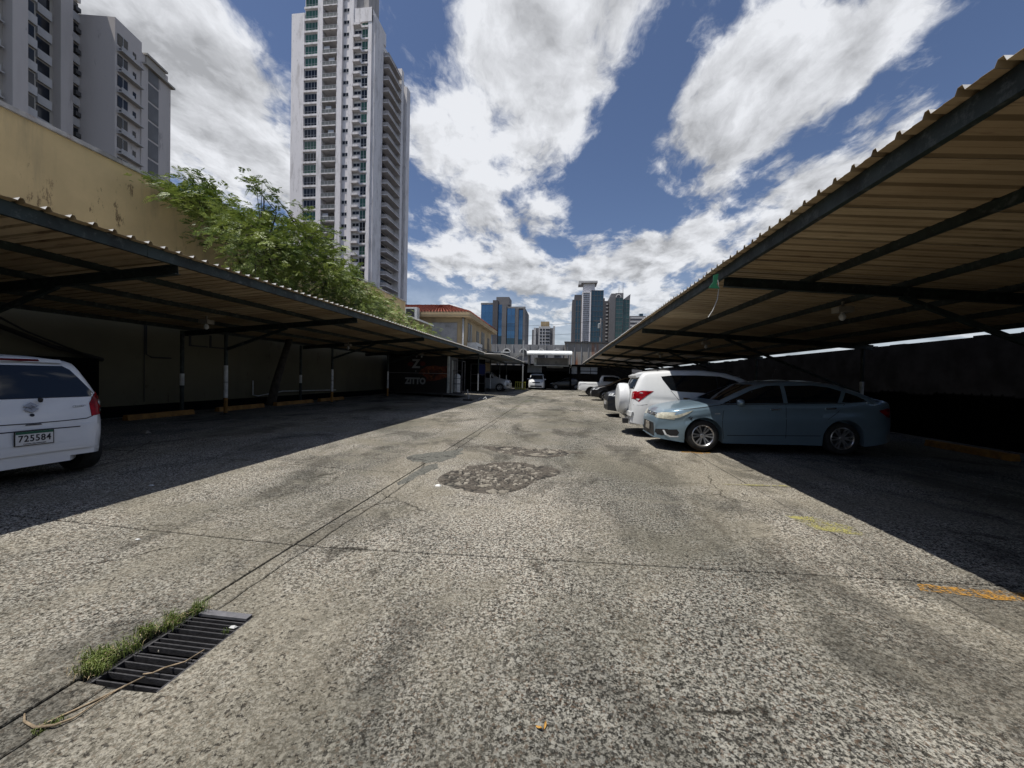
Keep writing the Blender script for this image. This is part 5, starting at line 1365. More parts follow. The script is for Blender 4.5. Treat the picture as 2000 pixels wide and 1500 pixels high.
# ---- pale blue sedan, nose to the lane
def sedan_top(L=4.41, H=1.475):
    return [(0,.52),(.015,.60),(.06,.70),(.16,.79),(.35,.855),(.7,.925),(1.05,.975),(1.18,1.0),(1.55,1.20),(1.95,1.385),(2.2,1.445),(2.6,H),(3.0,1.468),(3.35,1.42),(3.75,1.26),(4.0,1.125),(4.15,1.09),(4.3,1.07),(4.38,.98),(4.41,.6)]
def blue_sedan():
    L, Wd = 4.41, 1.70
    px, py = place((2.80, 8.12), .86, -Wd/2+.03, 0); z = gz(3.9)+.0
    c = Car('parked_car', 'pale blue sedan nosing out into the sun beside the white sport utility', 'car', (px, py, z), R(1.0), [(max(0, x), zz if zz < .8 else .8+(zz-.8)*.90) for x, zz in sedan_top()], L, Wd, (.86, 3.41), .31, [(0,0.600),(.3,0.720),(.9,0.840),(1.3,0.905),(3.8,0.980),(4.41,0.950)], clear=.17, paint_='p_blue', ef=.34, rf=.62, er=.30, rr=.55, tilt=-.015)
    for s, v in ((-1, 'L'), (1, 'R')):
        c.panel('side_window', [(1.22,0.954),(1.50,1.079),(1.80,1.217),(2.10,1.307),(2.30,1.316),(2.34,1.311),(2.34,0.980)], v, 'car_glass')
        c.panel('side_window', [(2.42,0.980),(2.42,1.311),(2.9,1.324),(3.2,1.290),(3.42,1.217),(3.30,1.002)], v, 'car_glass')
        c.panel('quarter_window', [(3.38,1.010),(3.49,1.195),(3.66,1.131),(3.80,1.053),(3.7,1.019)], v, 'car_glass')
        c.strip('door_gap', [(1.32,0.930),(1.22,0.800),(1.20,0.550),(1.24,0.260)], v, w_=.009); c.strip('door_gap', [(2.38,0.967),(2.38,0.300)], v, w_=.009); c.strip('door_gap', [(3.42,0.976),(3.30,0.820),(3.12,0.680)], v, w_=.009)
        c.strip('hood_gap', [(.30,0.800),(.8,0.868),(1.2,0.930)], v, w_=.010)
        c.panel('door_handle', [(2.10,0.840),(2.28,0.850),(2.28,0.875),(2.10,0.865)], v, 'chrome', off=.02, thick=.02); c.panel('door_handle', [(3.08,0.870),(3.26,0.880),(3.26,0.905),(3.08,0.895)], v, 'chrome', off=.02, thick=.02)
        c.panel('side_marker', [(1.06,0.745),(1.16,0.750),(1.16,0.765),(1.06,0.760)], v, 'lens_clear', off=.006)
        c.mirror(1.50, .985, s, 'p_blue')
        c.panel('front_headlight', [(.155,0.665),(.30,0.700),(.48,0.755),(.62,0.800),(.66,0.815),(.55,0.742),(.40,0.665),(.24,0.628),(.17,0.635)], v, 'lens', off=.007, res=.04, thick=.01)
        a = 180 - s*52
    # front
    for s in (-1, 1):
        c.panel('headlight', [(s*.36,.635),(s*.42,.71),(s*.60,.742),(s*.70,.755),(s*.80,.76),(s*.80,.62),(s*.70,.625),(s*.5,.63)], 'F', 'lens', off=.006, res=.04, thick=.01)
        c.panel('fog_lamp_recess', [(s*.52,.30),(s*.56,.40),(s*.74,.42),(s*.76,.33),(s*.66,.28)], 'F', 'trim', off=.004, res=.05)
        c.panel('fog_lamp_recess', [(.17,0.300),(.20,0.410),(.36,0.425),(.40,0.360),(.36,0.290),(.26,0.275)], 'L' if s < 0 else 'R', 'trim', off=.004, res=.05)
        c.panel('fog_trim', [(.12,0.395),(.16,0.300),(.24,0.262),(.38,0.272),(.40,0.295),(.26,0.288),(.19,0.315),(.15,0.400)], 'L' if s < 0 else 'R', 'p_white', off=.012, res=.05)
    c.panel('upper_grille', [(-.36,0.655),(.36,0.655),(.42,0.715),(-.42,0.715)], 'F', 'trim', off=.005)
    for z0 in (.668,0.692): c.strip('grille_bar', [(-.38, z0), (.38, z0)], 'F', 'chrome', w_=.010, off=.012)
    c.panel('lower_grille', [(-.42,0.510),(.42,0.510),(.50,0.240),(-.50,0.240)], 'F', 'trim', off=.004)
    c.panel('lip', [(-.58,0.190),(.58,0.190),(.54,0.225),(-.54,0.225)], 'F', 'p_blue', off=.02, thick=.02)
    h, n, _, _ = c.bvh.ray_cast(Vector((-3, 0, .69)), Vector((1, 0, 0)))
    b = MB()
    for (rx, rz_, ox, oz) in ((.062, .042, 0, 0), (.026, .040, 0, 0), (.058, .016, 0, .016)):
        b.tube([(0, ox+rx*math.cos(2*math.pi*k/20), oz+rz_*math.sin(2*math.pi*k/20)) for k in range(21)], .0055, 6, cap=False)
    link('front_emblem', b.mesh('front_emblem', 'chrome', smooth=True), c.root, loc=(h.x-.015, 0, .685))
    h, n, _, _ = c.bvh.ray_cast(Vector((-3, 0, .42)), Vector((1, 0, 0)))
    b = MB(); b.box((h.x-.03, -.155, .345), (h.x-.018, .155, .50)); pl = link('number_plate', b.mesh('number_plate', 'stone_light'), c.root)
    for s in (-1, 1):
        c.panel('tail_light', [(4.02,.86),(4.22,.90),(4.33,.88),(4.32,.72),(4.20,.74)], 'L' if s < 0 else 'R', 'red', off=.008, res=.05)
        c.strip('sill_crease', [(1.3,.33),(3.0,.36)], 'L' if s < 0 else 'R', 'trim', w_=.012, off=.004)
        c.strip('window_trim', [(1.18,.935),(2.3,.962),(3.35,.99),(3.82,1.03)], 'L' if s < 0 else 'R', 'trim', w_=.014, off=.008)
    # windscreen, rear glass, wipers
    c.panel('windscreen', [(-.62,1.006),(.62,1.006),(.55,1.165),(.47,1.324),(-.47,1.324),(-.55,1.165)], 'F', 'car_glass', off=.004)
    c.panel('rear_window', [(-.55,1.122),(.55,1.122),(.47,1.320),(-.47,1.320)], 'B', 'car_glass', off=.004)
    # sticker marks on the wing
    for (x, z) in ((.56,0.655), (.585,0.672), (.615,0.655), (.60,0.640), (.59,0.625), (.61,0.615)):
        c.panel('wing_sticker', [(x,z),(x+.03,z+.008),(x+.028,z+.022),(x-.004,z+.016)], 'L', 'ink', off=.006)
    for xw in c.wheels:
        for s in (-1, 1): c.wheel(xw, s, 12, style='pair', rr=.215)
    b = MB(); b.tube([(2.55, 0, 1.48), (2.62, 0, 1.66)], .003, 4); link('antenna', b.mesh('antenna', 'trim'), c.root)
blue_sedan()
# ---- white sport utility with a spare wheel on its tail
SUV_TOP = [(0,.62),(.02,.72),(.08,.86),(.3,.98),(.8,1.06),(1.02,1.10),(1.4,1.33),(1.75,1.53),(2.05,1.62),(2.6,1.675),(3.4,1.66),(3.95,1.61),(4.06,1.58),(4.13,1.47),(4.25,1.20),(4.31,1.06),(4.34,.95),(4.35,.62)]
def white_suv():
    L, Wd = 4.35, 1.83
    rz = math.pi; c0 = (2.62, 9.98)
    px, py = place(c0, 3.47, Wd/2-.03, rz); z = gz(3.8)
    c = Car('parked_car', 'white sport utility car backed to the lane with covered spare wheel', 'car', (px, py, z), rz, SUV_TOP, L, Wd, (.86, 3.50), .355, [(0,.70),(.6,.95),(1.1,1.01),(4.2,1.10),(4.35,1.0)], clear=.24, tumble=.36, er=.17, rr=.40, arch=.07, tilt=.0, paint_='p_white')
    for s, v in ((-1, 'L'), (1, 'R')):
        c.panel('side_window', [(1.30,1.09),(1.60,1.28),(1.9,1.44),(2.25,1.53),(2.8,1.545),(3.4,1.53),(3.63,1.50),(3.60,1.42),(3.42,1.17),(3.2,1.135),(2.4,1.11)], v, 'car_glass', res=.08)
        c.strip('pillar_gap', [(2.30,1.12),(2.32,1.52)], v, w_=.03, off=.0065)
        c.strip('door_gap', [(2.33,1.1),(2.33,.35)], v, w_=.009); c.strip('door_gap', [(3.42,1.15),(3.25,.95),(3.02,.80),(3.0,.6)], v, w_=.009); c.strip('door_gap', [(1.25,1.05),(1.2,.4)], v, w_=.009)
        c.panel('door_handle', [(2.98,.955),(3.14,.96),(3.14,.99),(2.98,.985)], v, 'chrome', off=.022, thick=.02); c.panel('door_handle', [(2.02,.93),(2.2,.935),(2.2,.965),(2.02,.96)], v, 'p_white', off=.022, thick=.02)
        c.panel('tail_light', [(3.83,1.13),(4.10,1.135),(4.235,1.10),(4.245,.90),(4.18,.86),(4.02,1.00)], v, 'red', off=.008, res=.04, thick=.012)
        c.panel('tail_light_lens', [(4.19,.885),(4.232,.90),(4.232,.94),(4.15,.93)], v, 'lens_clear', off=.012, res=.03)
        c.panel('tail_light_lens', [(4.08,1.085),(4.14,1.09),(4.17,1.075),(4.09,1.07)], v, 'lens_clear', off=.012, res=.03)
        c.panel('wheel_arch_trim', [(3.50+(.355+.07+dr)*math.cos(R(a)), .355+(.355+.07+dr)*math.sin(R(a))) for dr, rng in ((.005, range(172, -2, -9)), (.06, range(0, 181, 9))) for a in rng], v, 'p_white', off=.018, res=.05, thick=.018)
        c.mirror(1.62, 1.13, s, 'p_white')
        b = MB(); yy = s*(Wd/2-.05)
        b.prism([(3.93,.50),(3.965,.50),(3.955,.16),(3.915,.14)], yy-.12, yy+.02, lambda u, v2, h: (u, h, v2)); link('mud_flap', b.mesh('mud_flap', 'p_white'), c.root)
        c.strip('bumper_gap', [(3.98,.80),(4.1,.78),(4.3,.775)], v, w_=.008)
    c.panel('rear_window', [(-.62,1.17),(.62,1.17),(.52,1.50),(-.52,1.50)], 'B', 'car_glass', off=.004)
    c.panel('windscreen', [(-.66,1.14),(.66,1.14),(.52,1.56),(-.52,1.56)], 'F', 'car_glass', off=.004)
    for s in (-1, 1): c.panel('tail_light', [(s*.66,.92),(s*.60,1.10),(s*.80,1.12),(s*.86,.92)], 'B', 'red', off=.008, res=.04)
    c.strip('tailgate_gap', [(-.62,.66),(-.64,1.12),(-.52,1.54)], 'B', w_=.009); c.strip('tailgate_gap', [(.62,.66),(.64,1.12),(.52,1.54)], 'B', w_=.009)
    # spoiler over the rear window
    b = MB(); b.prism([(3.86,1.645),(4.10,1.605),(4.215,1.555),(4.20,1.50),(4.06,1.53),(3.9,1.58)], -.57, .57, lambda u, v2, h: (u - .0*abs(h), h, v2 - .05*(abs(h)/.6)**4)); link('spoiler', b.mesh('spoiler', 'p_white'), c.root)
    # spare wheel in its hard cover
    Mx = Matrix.Translation((L-.04, .06, .91)) @ Matrix.Rotation(math.pi/2, 4, 'Y')
    b = MB(); b.lathe([(.35, -.0), (.395, .03), (.405, .12), (.398, .23), (.375, .275), (.32, .294), (.15, .304), (.001, .306)], 48, Mx); sp = b.build('spare_wheel_cover', 'p_white', c.root, smooth=True, angle=40)
    b = MB(); b.lathe([(.30, .2985), (.29, .300), (.285, .298)], 40, Mx); b.build('cover_rib', 'p_white', sp, smooth=True)
    # bumper step and plate
    c.panel('bumper_guard', [(-.78,.49),(.78,.49),(.80,.60),(-.80,.60)], 'B', 'p_white', off=.04, thick=.04, res=.06)
    b = MB(); b.box((L-.02, -.46, .36), (L+.10, .46, .46)); b.box((L-.1, -.25, .38), (L-.02, .25, .44)); link('tow_bar', b.mesh('tow_bar', 'chrome'), c.root)
    b = MB(); b.box((L+.02, .38, .28), (L+.15, .52, .40)); link('tow_hook', b.mesh('tow_hook', 'trim'), c.root)
    b = MB(); b.tube([(3.9, .55, .30), (4.2, .58, .29)], .03, 8); link('exhaust', b.mesh('exhaust', 'trim', smooth=True), c.root)
    for s in (-1, 1):
        b = MB(); b.tube([(1.9, s*.56, 1.655), (2.1, s*.56, 1.70), (3.5, s*.55, 1.70), (3.7, s*.545, 1.655)], .016, 6); link('roof_rail', b.mesh('roof_rail', 'trim', smooth=True), c.root)
    b = MB(); b.lathe([(.03, 0), (.025, .03), (.001, .05)], 8, Matrix.Translation((3.75, 0, 1.66))); link('antenna', b.mesh('antenna', 'trim', smooth=True), c.root)
    for xw in c.wheels:
        for s in (-1, 1): c.wheel(xw, s, 6, rr=.235)
white_suv()
# ---- white hatchback at the left edge, tail towards the lane
def hatch():
    L, Wd = 3.50, 1.60
    top = [(0,.5),(.02,.6),(.1,.74),(.4,.85),(.8,.93),(.95,.97),(1.35,1.24),(1.65,1.40),(1.95,1.46),(2.4,1.47),(2.9,1.455),(3.10,1.44),(3.19,1.40),(3.27,1.24),(3.355,1.02),(3.39,.94),(3.43,.80),(3.455,.74),(3.49,.66),(3.50,.42)]
    hd = math.atan2(.09, -.995); rz = hd - math.pi   # local -x is the heading
    px, py = place((-6.47, 4.50), 2.86, Wd/2-.03, rz)
    c = Car('parked_car', 'white hatchback seen from behind, cut off by the left edge of view', 'car', (px, py, gz(-6.9)), rz, top, L, Wd, (.75, 2.98), .285, [(0,.60),(.5,.80),(1,.88),(3.0,.96),(3.5,.90)], clear=.20, tumble=.52, er=.33, rr=.62, tilt=.0, paint_='p_white2', crown=.06)
    c.root.rotation_euler = Euler((0, .0, rz))
    # side with +y is the car's right... windows
    for s, v in ((-1, 'L'), (1, 'R')):
        c.panel('side_window', [(1.15,1.0),(1.55,1.26),(1.8,1.345),(2.1,1.365),(2.1,1.0)], v, 'car_glass')
        c.panel('side_window', [(2.18,1.0),(2.18,1.365),(2.6,1.35),(2.9,1.28),(2.95,1.05)], v, 'car_glass')
        c.mirror(1.35, 1.0, s, 'p_white2')
    c.panel('rear_window', [(-.57,.985),(.57,.985),(.61,1.03),(.44,1.32),(.38,1.365),(-.38,1.365),(-.44,1.32),(-.61,1.03)], 'B', 'car_glass', off=.004, res=.06)
    for s in (-1, 1):
        c.panel('tail_light', [(s*.53,.745),(s*.535,.90),(s*.60,1.0),(s*.655,1.035),(s*.70,1.0),(s*.735,.86),(s*.745,.79),(s*.70,.765)], 'B', 'red', off=.010, res=.03, thick=.02)
        c.panel('reversing_lens', [(s*.615,.785),(s*.618,.835),(s*.715,.85),(s*.725,.80)], 'B', 'lens_clear', off=.0135, res=.03)
        pts = [(s*.655+.035*math.cos(2*math.pi*k/14), .905+.038*math.sin(2*math.pi*k/14)) for k in range(14)]; c.panel('indicator_lens', pts, 'B', 'lens_clear', off=.0135, res=.03)
        c.panel('tail_light_rim', [(s*.61,.93),(s*.62,.985),(s*.665,1.0),(s*.70,.93)], 'B', 'red_dark', off=.0125, res=.03)
    c.strip('tailgate_gap', [(-.62,.77),(-.54,.745),(-.48,.72),(-.3,.712),(0,.708),(.3,.712),(.48,.72),(.54,.745),(.56,.76),(.552,.9),(.585,.985)], 'B', 'ink', w_=.010, off=.003)
    c.strip('bumper_crease', [(-.45,.648),(0,.644),(.45,.648)], 'B', 'ink', w_=.010, off=.003)
    c.strip('bumper_lip', [(-.60,.335),(-.45,.38),(0,.39),(.45,.38),(.60,.335)], 'B', 'p_white2', w_=.035, off=.016)
    c.strip('spoiler_edge', [(-.38,1.398),(0,1.412),(.38,1.398)], 'B', 'p_white2', w_=.035, off=.03)
    c.panel('brake_lamp', [(-.17,1.395),(.17,1.395),(.165,1.418),(-.165,1.418)], 'B', 'red_dark', off=.036)
    c.panel('bumper', [(-.62,.36),(.62,.36),(.66,.5),(.66,.62),(.50,.66),(-.50,.66),(-.66,.62),(-.66,.5)], 'B', 'p_white2', off=.010, res=.06, thick=.01)
    c.panel('plate_recess', [(-.36,.47),(.36,.47),(.40,.625),(-.40,.625)], 'B', 'p_white2', off=.0125, res=.06)
    c.strip('recess_shadow_gap', [(-.40,.627),(0,.632),(.40,.627)], 'B', 'ink', w_=.012, off=.015)
    c.panel('tailgate_handle', [(-.07,.688),(.07,.688),(.06,.70),(-.06,.70)], 'B', 'ink', off=.008)
    pts = [(.020*math.cos(2*math.pi*k/12), .80+.018*math.sin(2*math.pi*k/12)) for k in range(12)]; c.panel('key_lock', pts, 'B', 'ink', off=.006, res=.02)
    # stylised S emblem: two hooked bars
    h, n, _, _ = c.bvh.ray_cast(Vector((8, 0, .89)), Vector((-1, 0, 0)))
    b = MB(); s_ = .062
    A = [(-.95,.28),(-.1,.85),(.1,.95),(.95,.35),(.60,.12),(.05,.50),(-.35,.22),(.95,-.32),(.45,-.62),(-.95,.28)]
    top_ = [(-1.0,.30),(0,1.0),(1.0,.30),(.55,.02),(0,.42),(-.12,.33),(.50,-.09),(.22,-.26)]
    bot = [(-x, -y) for x, y in top_]
    for poly in (top_, bot): b.prism([(x*s_, y*s_) for x, y in poly], 0, .008, lambda u, v2, hh: (hh, u, v2))
    e = link('tail_emblem', b.mesh('tail_emblem', 'emblem'), c.root, loc=(h.x+.016, 0, .885)); e.rotation_euler = (0, R(-16), 0)
    b = MB(); b.tube([(h.x+.01, .07, .995), (h.x+.02, .075, .975), (h.x+.01, .08, .955), (h.x-.005, .08, .95)], [.012, .022, .020, .010], 8); link('wiper_pivot', b.mesh('wiper_pivot', 'trim', smooth=True), c.root)
    h, n, _, _ = c.bvh.ray_cast(Vector((8, .40, .87)), Vector((-1, 0, 0)))
    o = text('model_lettering', 'CELERIO', .036, c.root, (h.x+.006, .43, .872), (R(90), 0, R(99)), 'ink_grey', extr=.001, spacing=1.05)
    # number plate
    h, n, _, _ = c.bvh.ray_cast(Vector((8, -.03, .545)), Vector((-1, 0, 0)))
    X = h.x+.026
    b = MB(); b.box((X, -.175, .47), (X+.006, .145, .635)); fr = link('plate_frame', b.mesh('plate_frame', 'trim'), c.root)
    b = MB(); b.box((X+.004, -.165, .478), (X+.010, .135, .627)); pl = link('number_plate', b.mesh('number_plate', 'plate'), c.root)
    b = MB(); b.box((X+.0102, -.165, .600), (X+.0112, .135, .627)); b.build('green_band', 'plate_green', pl)
    text('plate_number', '725584', .100, pl, (X+.0115, -.015, .547), (R(90), 0, R(90)), 'ink', extr=.0006, bold=.0022, sx=.80, spacing=1.12)
    text('plate_caption', 'CANAL DE PANAMA', .020, pl, (X+.0115, -.015, .490), (R(90), 0, R(90)), 'ink', extr=.0004, bold=.0004)
    for xw in c.wheels:
        for s in (-1, 1): c.wheel(xw, s, 7, rr=.18)
hatch()
# ---- darker cars further down
def dark_car(loc, rz, mat, label, suv=False):
    L, Wd = 4.3, 1.74
    top = sedan_top() if not suv else [(0,.6),(.02,.72),(.1,.88),(.5,1.0),(1.0,1.08),(1.3,1.30),(1.7,1.53),(2.1,1.62),(2.8,1.64),(3.8,1.58),(4.1,1.30),(4.28,1.0),(4.30,.6)]
    if not suv: L = 4.41
    c = Car('parked_car', label, 'car', loc, rz, top, L, Wd, (.85, 3.40), .33 if suv else .31, [(0,.62),(.9,.90 if not suv else 1.0),(3.8,1.0 if not suv else 1.08),(4.4,.95)], clear=.2, paint_=mat, tilt=-.015)
    k = .15 if suv else 0
    for s, v in ((-1, 'L'), (1, 'R')):
        c.panel('side_window', [(1.25,.98+k),(1.75,1.24+k),(2.1,1.355+k),(2.34,1.36+k),(2.34,.99+k)], v, 'car_glass', res=.12)
        c.panel('side_window', [(2.42,.99+k),(2.42,1.36+k),(3.0,1.37+k),(3.35,1.28+k),(3.5,1.03+k)], v, 'car_glass', res=.12)
        c.mirror(1.5, 1.0+k, s, 'chrome' if suv else mat)
        c.panel('headlight', [(s*.50,.68+k*.6),(s*.48,.76+k*.6),(s*.74,.80+k*.6),(s*.76,.70+k*.6)], 'F', 'lens_clear', off=.007, res=.06)
        c.panel('headlight', [(.16,.70+k*.5),(.4,.79+k*.6),(.5,.80+k*.6),(.35,.70+k*.5)], v, 'lens_clear', off=.007, res=.06)
    c.panel('windscreen', [(-.60,1.03+k*.8),(.60,1.03+k*.8),(.46,1.38+k),(-.46,1.38+k)], 'F', 'car_glass')
    c.panel('grille', [(-.45,.60),(.45,.60),(.47,.72+k*.5),(-.47,.72+k*.5)], 'F', 'trim'); c.panel('lower_grille', [(-.5,.26),(.5,.26),(.45,.42),(-.45,.42)], 'F', 'trim')
    h, n, _, _ = c.bvh.ray_cast(Vector((-3, 0, .48)), Vector((1, 0, 0)))
    b = MB(); b.box((h.x-.02, -.15, .43), (h.x-.008, .15, .55)); link('number_plate', b.mesh('number_plate', 'plate'), c.root)
    for xw in c.wheels:
        for s in (-1, 1): c.wheel(xw, s, 7, rr=.2)
    return c
dark_car((1.72, 15.6, gz(3.5)), R(0), 'p_grey', 'charcoal sport utility just beyond the white one, nose to the lane', True)
dark_car((1.95, 26.6, gz(3.5)), R(0), 'p_black', 'black sedan parked between the charcoal car and the white pickup', False)
dark_car((-1.6, 50.6, .02), R(0), 'p_black', 'dark sedan parked sideways in the shade of the far warehouse', False)
def pickup():
    L, Wd = 5.0, 1.76; rz = math.pi
    t = [(0,.7),(.03,.85),(.2,.98),(1.1,1.10),(1.3,1.2),(1.8,1.62),(2.1,1.70),(3.0,1.70),(3.15,1.55),(3.22,1.14),(3.3,1.12),(4.9,1.12),(4.97,1.1),(5.0,.62)]
    c = Car('parked_pickup', 'white pickup truck with its bed towards the lane near the far end', 'pickup truck', (1.35+L, 32.9, gz(3)), rz, t, L, Wd, (.85, 4.0), .36, [(0,.8),(1.2,1.06),(5,1.06)], clear=.42, paint_='p_white', er=.05, rr=.2)
    for s, v in ((-1, 'L'), (1, 'R')):
        c.panel('side_window', [(1.45,1.2),(1.9,1.55),(2.3,1.6),(3.0,1.58),(3.05,1.2)], v, 'car_glass', res=.12)
        c.panel('tail_light', [(4.86,.85),(4.97,.85),(4.97,1.08),(4.86,1.08)], v, 'lens_clear', off=.01)
    b = MB(); b.box((4.98, -.8, .5), (5.1, .8, .64)); link('rear_bumper', b.mesh('rear_bumper', 'chrome'), c.root)
    c.panel('tailgate', [(-.7,.7),(.7,.7),(.7,1.08),(-.7,1.08)], 'B', 'p_white', off=.012)
    for s in (-1, 1): c.panel('tail_light', [(s*.74,.75),(s*.84,.75),(s*.84,1.05),(s*.74,1.05)], 'B', 'lens_clear', off=.014)
    for xw in c.wheels:
        for s in (-1, 1): c.wheel(xw, s, 6, rr=.22, rim_mat='trim')
pickup()
def minivan():
    L, Wd = 4.9, 1.90; rz = R(90)
    t = [(0,.6),(.02,.78),(.12,.98),(.5,1.14),(.75,1.20),(1.1,1.50),(1.45,1.80),(1.8,1.88),(2.6,1.92),(4.5,1.90),(4.75,1.80),(4.88,1.2),(4.9,.6)]
    c = Car('parked_minivan', 'silver white minivan facing the lane under the far loading bay', 'minivan', (-3.05, 46.3, gz(-3.0)), rz, t, L, Wd, (.9, 3.9), .34, [(0,.75),(.7,1.05),(4.9,1.15)], clear=.22, tumble=.2, paint_='p_white', ef=.2)
    c.root.rotation_euler = Euler((0, 0, rz))
    c.panel('windscreen', [(-.78,1.23),(.78,1.23),(.70,1.74),(-.70,1.74)], 'F', 'car_glass'); c.panel('grille', [(-.42,.78),(.42,.78),(.50,.93),(-.50,.93)], 'F', 'trim'); c.panel('lower_grille', [(-.7,.32),(.7,.32),(.66,.5),(-.66,.5)], 'F', 'trim')
    for s in (-1, 1):
        c.panel('headlight', [(s*.52,.80),(s*.56,1.0),(s*.80,1.08),(s*.84,.86)], 'F', 'lens_clear', off=.008)
        c.mirror(1.0, 1.25, s, 'p_white')
        c.panel('side_window', [(1.1,1.25),(1.6,1.7),(4.4,1.72),(4.5,1.3)], 'R' if s > 0 else 'L', 'car_glass', res=.15)
    b = MB(); b.box((-.02, -.15, .55), (-.0, .15, .67)); link('number_plate', b.mesh('number_plate', 'plate'), c.root)
    for xw in c.wheels:
        for s in (-1, 1): c.wheel(xw, s, 6, rr=.2)
minivan()
def prado():
    L, Wd = 4.7, 1.86; rz = math.pi
    t = [(0,.7),(.02,.85),(.1,1.02),(.5,1.13),(1.2,1.2),(1.35,1.3),(1.8,1.72),(2.1,1.82),(4.3,1.80),(4.55,1.5),(4.68,1.1),(4.7,.7)]
    c = Car('parked_car', 'silver off-road car nosing out beyond the printed kiosk on the left', 'car', (-4.75, 36.2, gz(-6)), rz, t, L, Wd, (.92, 3.7), .38, [(0,.8),(1,1.1),(4.7,1.15)], clear=.28, paint_='p_silver', ef=.2)
    for s, v in ((-1, 'L'), (1, 'R')):
        c.panel('side_window', [(1.5,1.24),(1.95,1.66),(4.2,1.68),(4.3,1.28)], v, 'car_glass', res=.15)
        c.panel('headlight', [(.08,.86),(.14,1.0),(.46,1.04),(.38,.88)], v, 'lens_clear', off=.01)
        c.panel('headlight', [(s*.5,.86),(s*.5,1.0),(s*.78,1.0),(s*.8,.86)], 'F', 'lens_clear', off=.01)
        c.panel('fog_lamp_recess', [(.10,.55),(.10,.66),(.3,.66),(.26,.55)], v, 'trim', off=.006)
    c.panel('grille', [(-.4,.82),(.4,.82),(.4,1.0),(-.4,1.0)], 'F', 'chrome'); c.panel('windscreen', [(-.66,1.36),(.66,1.36),(.58,1.72),(-.58,1.72)], 'F', 'car_glass')
    for xw in c.wheels:
        for s in (-1, 1): c.wheel(xw, s, 6, rr=.22)
prado()
# ================================================================ kiosk with a gas cylinder cage
def kiosk():
    Y = 23.2; x0, x1 = -12.0 + 1.1, -6.98; z0, z1 = .42, 2.66
    t = thing('food_kiosk', 'black printed food kiosk with a white end frame under the left carport', 'kiosk', (x1, Y, gz(-7)))
    b = MB(); b.box((x0, Y, z0), (x1, Y+2.4, z1)); b.build('body', 'kiosk', t, world=True)
    b = MB(); b.box((x0, Y-.03, z0-.06), (x1+.9, Y+2.4, z0)); b.build('chassis', 'iron', t, world=True)
    for x in (x0+.5, x1-.4):
        b = MB(); b.box((x-.06, Y+.2, gz(x)-.02), (x+.06, Y+.32, z0-.06)); b.build('leg', 'iron', t, world=True)
    b = MB(); b.box((x1, Y-.05, z0), (x1+.13, Y+.05, z1+.02)); b.box((x1+.28, Y-.02, z0), (x1+.34, Y+.04, z1-.25)); b.box((x1+.02, Y-.04, z1-.1), (x1+.9, Y+.02, z1-.02)) if False else None
    b.build('end_frame', 'kiosk_white', t, world=True)
    def P(px, py): return atY(px, py, Y-.06)
    # print: knife emblem with Z, round fruit, food picture, name
    b = MB(); a = P(760, 727.3); c_ = P(874, 727.0); b.box((a.x, Y-.012, a.z-.012), (c_.x, Y-.002, a.z+.012)); b.build('print_line', 'ink_grey', t, world=True)
    q = P(810.5, 744.5); text('kiosk_name', 'ZITTO', .52, t, (q.x, Y-.012, q.z), (R(90), 0, 0), 'sign_white', extr=.004, bold=.028, sx=.86, world=True)
    q = P(812, 711); text('kiosk_letter', 'Z', .74, t, (q.x, Y-.012, q.z), (R(90), 0, 0), 'sign_white', extr=.004, bold=.03, world=True)
    for (px, py, rx, rz_) in ((801, 711, .19, .14), (825, 710, .19, .15)):
        q = P(px, py); b = MB(); b.prism([(rx*math.cos(2*math.pi*k/16), rz_*math.sin(2*math.pi*k/16)) for k in range(16)], Y-.008, Y-.002, lambda u, v, h: (q.x+u, h, q.z+v)); b.build('print_disc', 'print_red', t, world=True)
    for (a_, b_) in (((811.5, 694), (814.5, 698)), ((811, 723), (812.2, 727))):
        p, r_ = P(*a_), P(*b_); m_ = MB(); m_.box((p.x, Y-.009, r_.z), (r_.x, Y-.003, p.z)); m_.build('knife_print', 'sign_white', t, world=True)
    pts = [(816,729),(822,722),(832,716),(848,714),(862,716),(874,713.5),(874,736),(860,741),(846,744),(832,745),(833,738),(826,733)]
    W_ = [P(*p) for p in pts]; b = MB(); b.prism([(w_.x, w_.z) for w_ in W_], Y-.007, Y-.002, lambda u, v, h: (u, h, v)); b.build('food_print', 'print_food', t, world=True)
    # door and cage
    b = MB()
    for (xa, xb) in ((x1+.55, x1+.59), (x1+.88, x1+.93)): b.box((xa, Y+.0, z0), (xb, Y+.05, z1-.25))
    for zz in (z0+.02, z0+1.35, z1-.27): b.box((x1+.34, Y, zz), (x1+.93, Y+.04, zz+.04))
    b.box((x1+.88, Y+.7, z0), (x1+.93, Y+.75, z1-.25)); b.box((x1+.88, Y, z1-.29), (x1+.93, Y+.75, z1-.25))
    b.build('cage', 'iron', t, world=True)
kiosk()
t = thing('gas_cylinder', 'tall white gas cylinder strapped in the cage of the printed kiosk', 'gas cylinder', (-6.42, 23.4, .42))
b = MB(); b.lathe([(.001, .02), (.19, .02), (.2, .06), (.2, 1.02), (.18, 1.10), (.10, 1.17), (.05, 1.19), (.001, 1.19)], 24); b.build('tank', 'post_white', t, smooth=True, angle=40)
b = MB(); b.lathe([(.205, .55), (.205, .59)], 20); b.lathe([(.205, .90), (.205, .93)], 20); b.build('strap', 'wire', t)
b = MB(); b.lathe([(.03, 1.19), (.03, 1.27), (.001, 1.27)], 8); b.build('valve', 'iron', t)
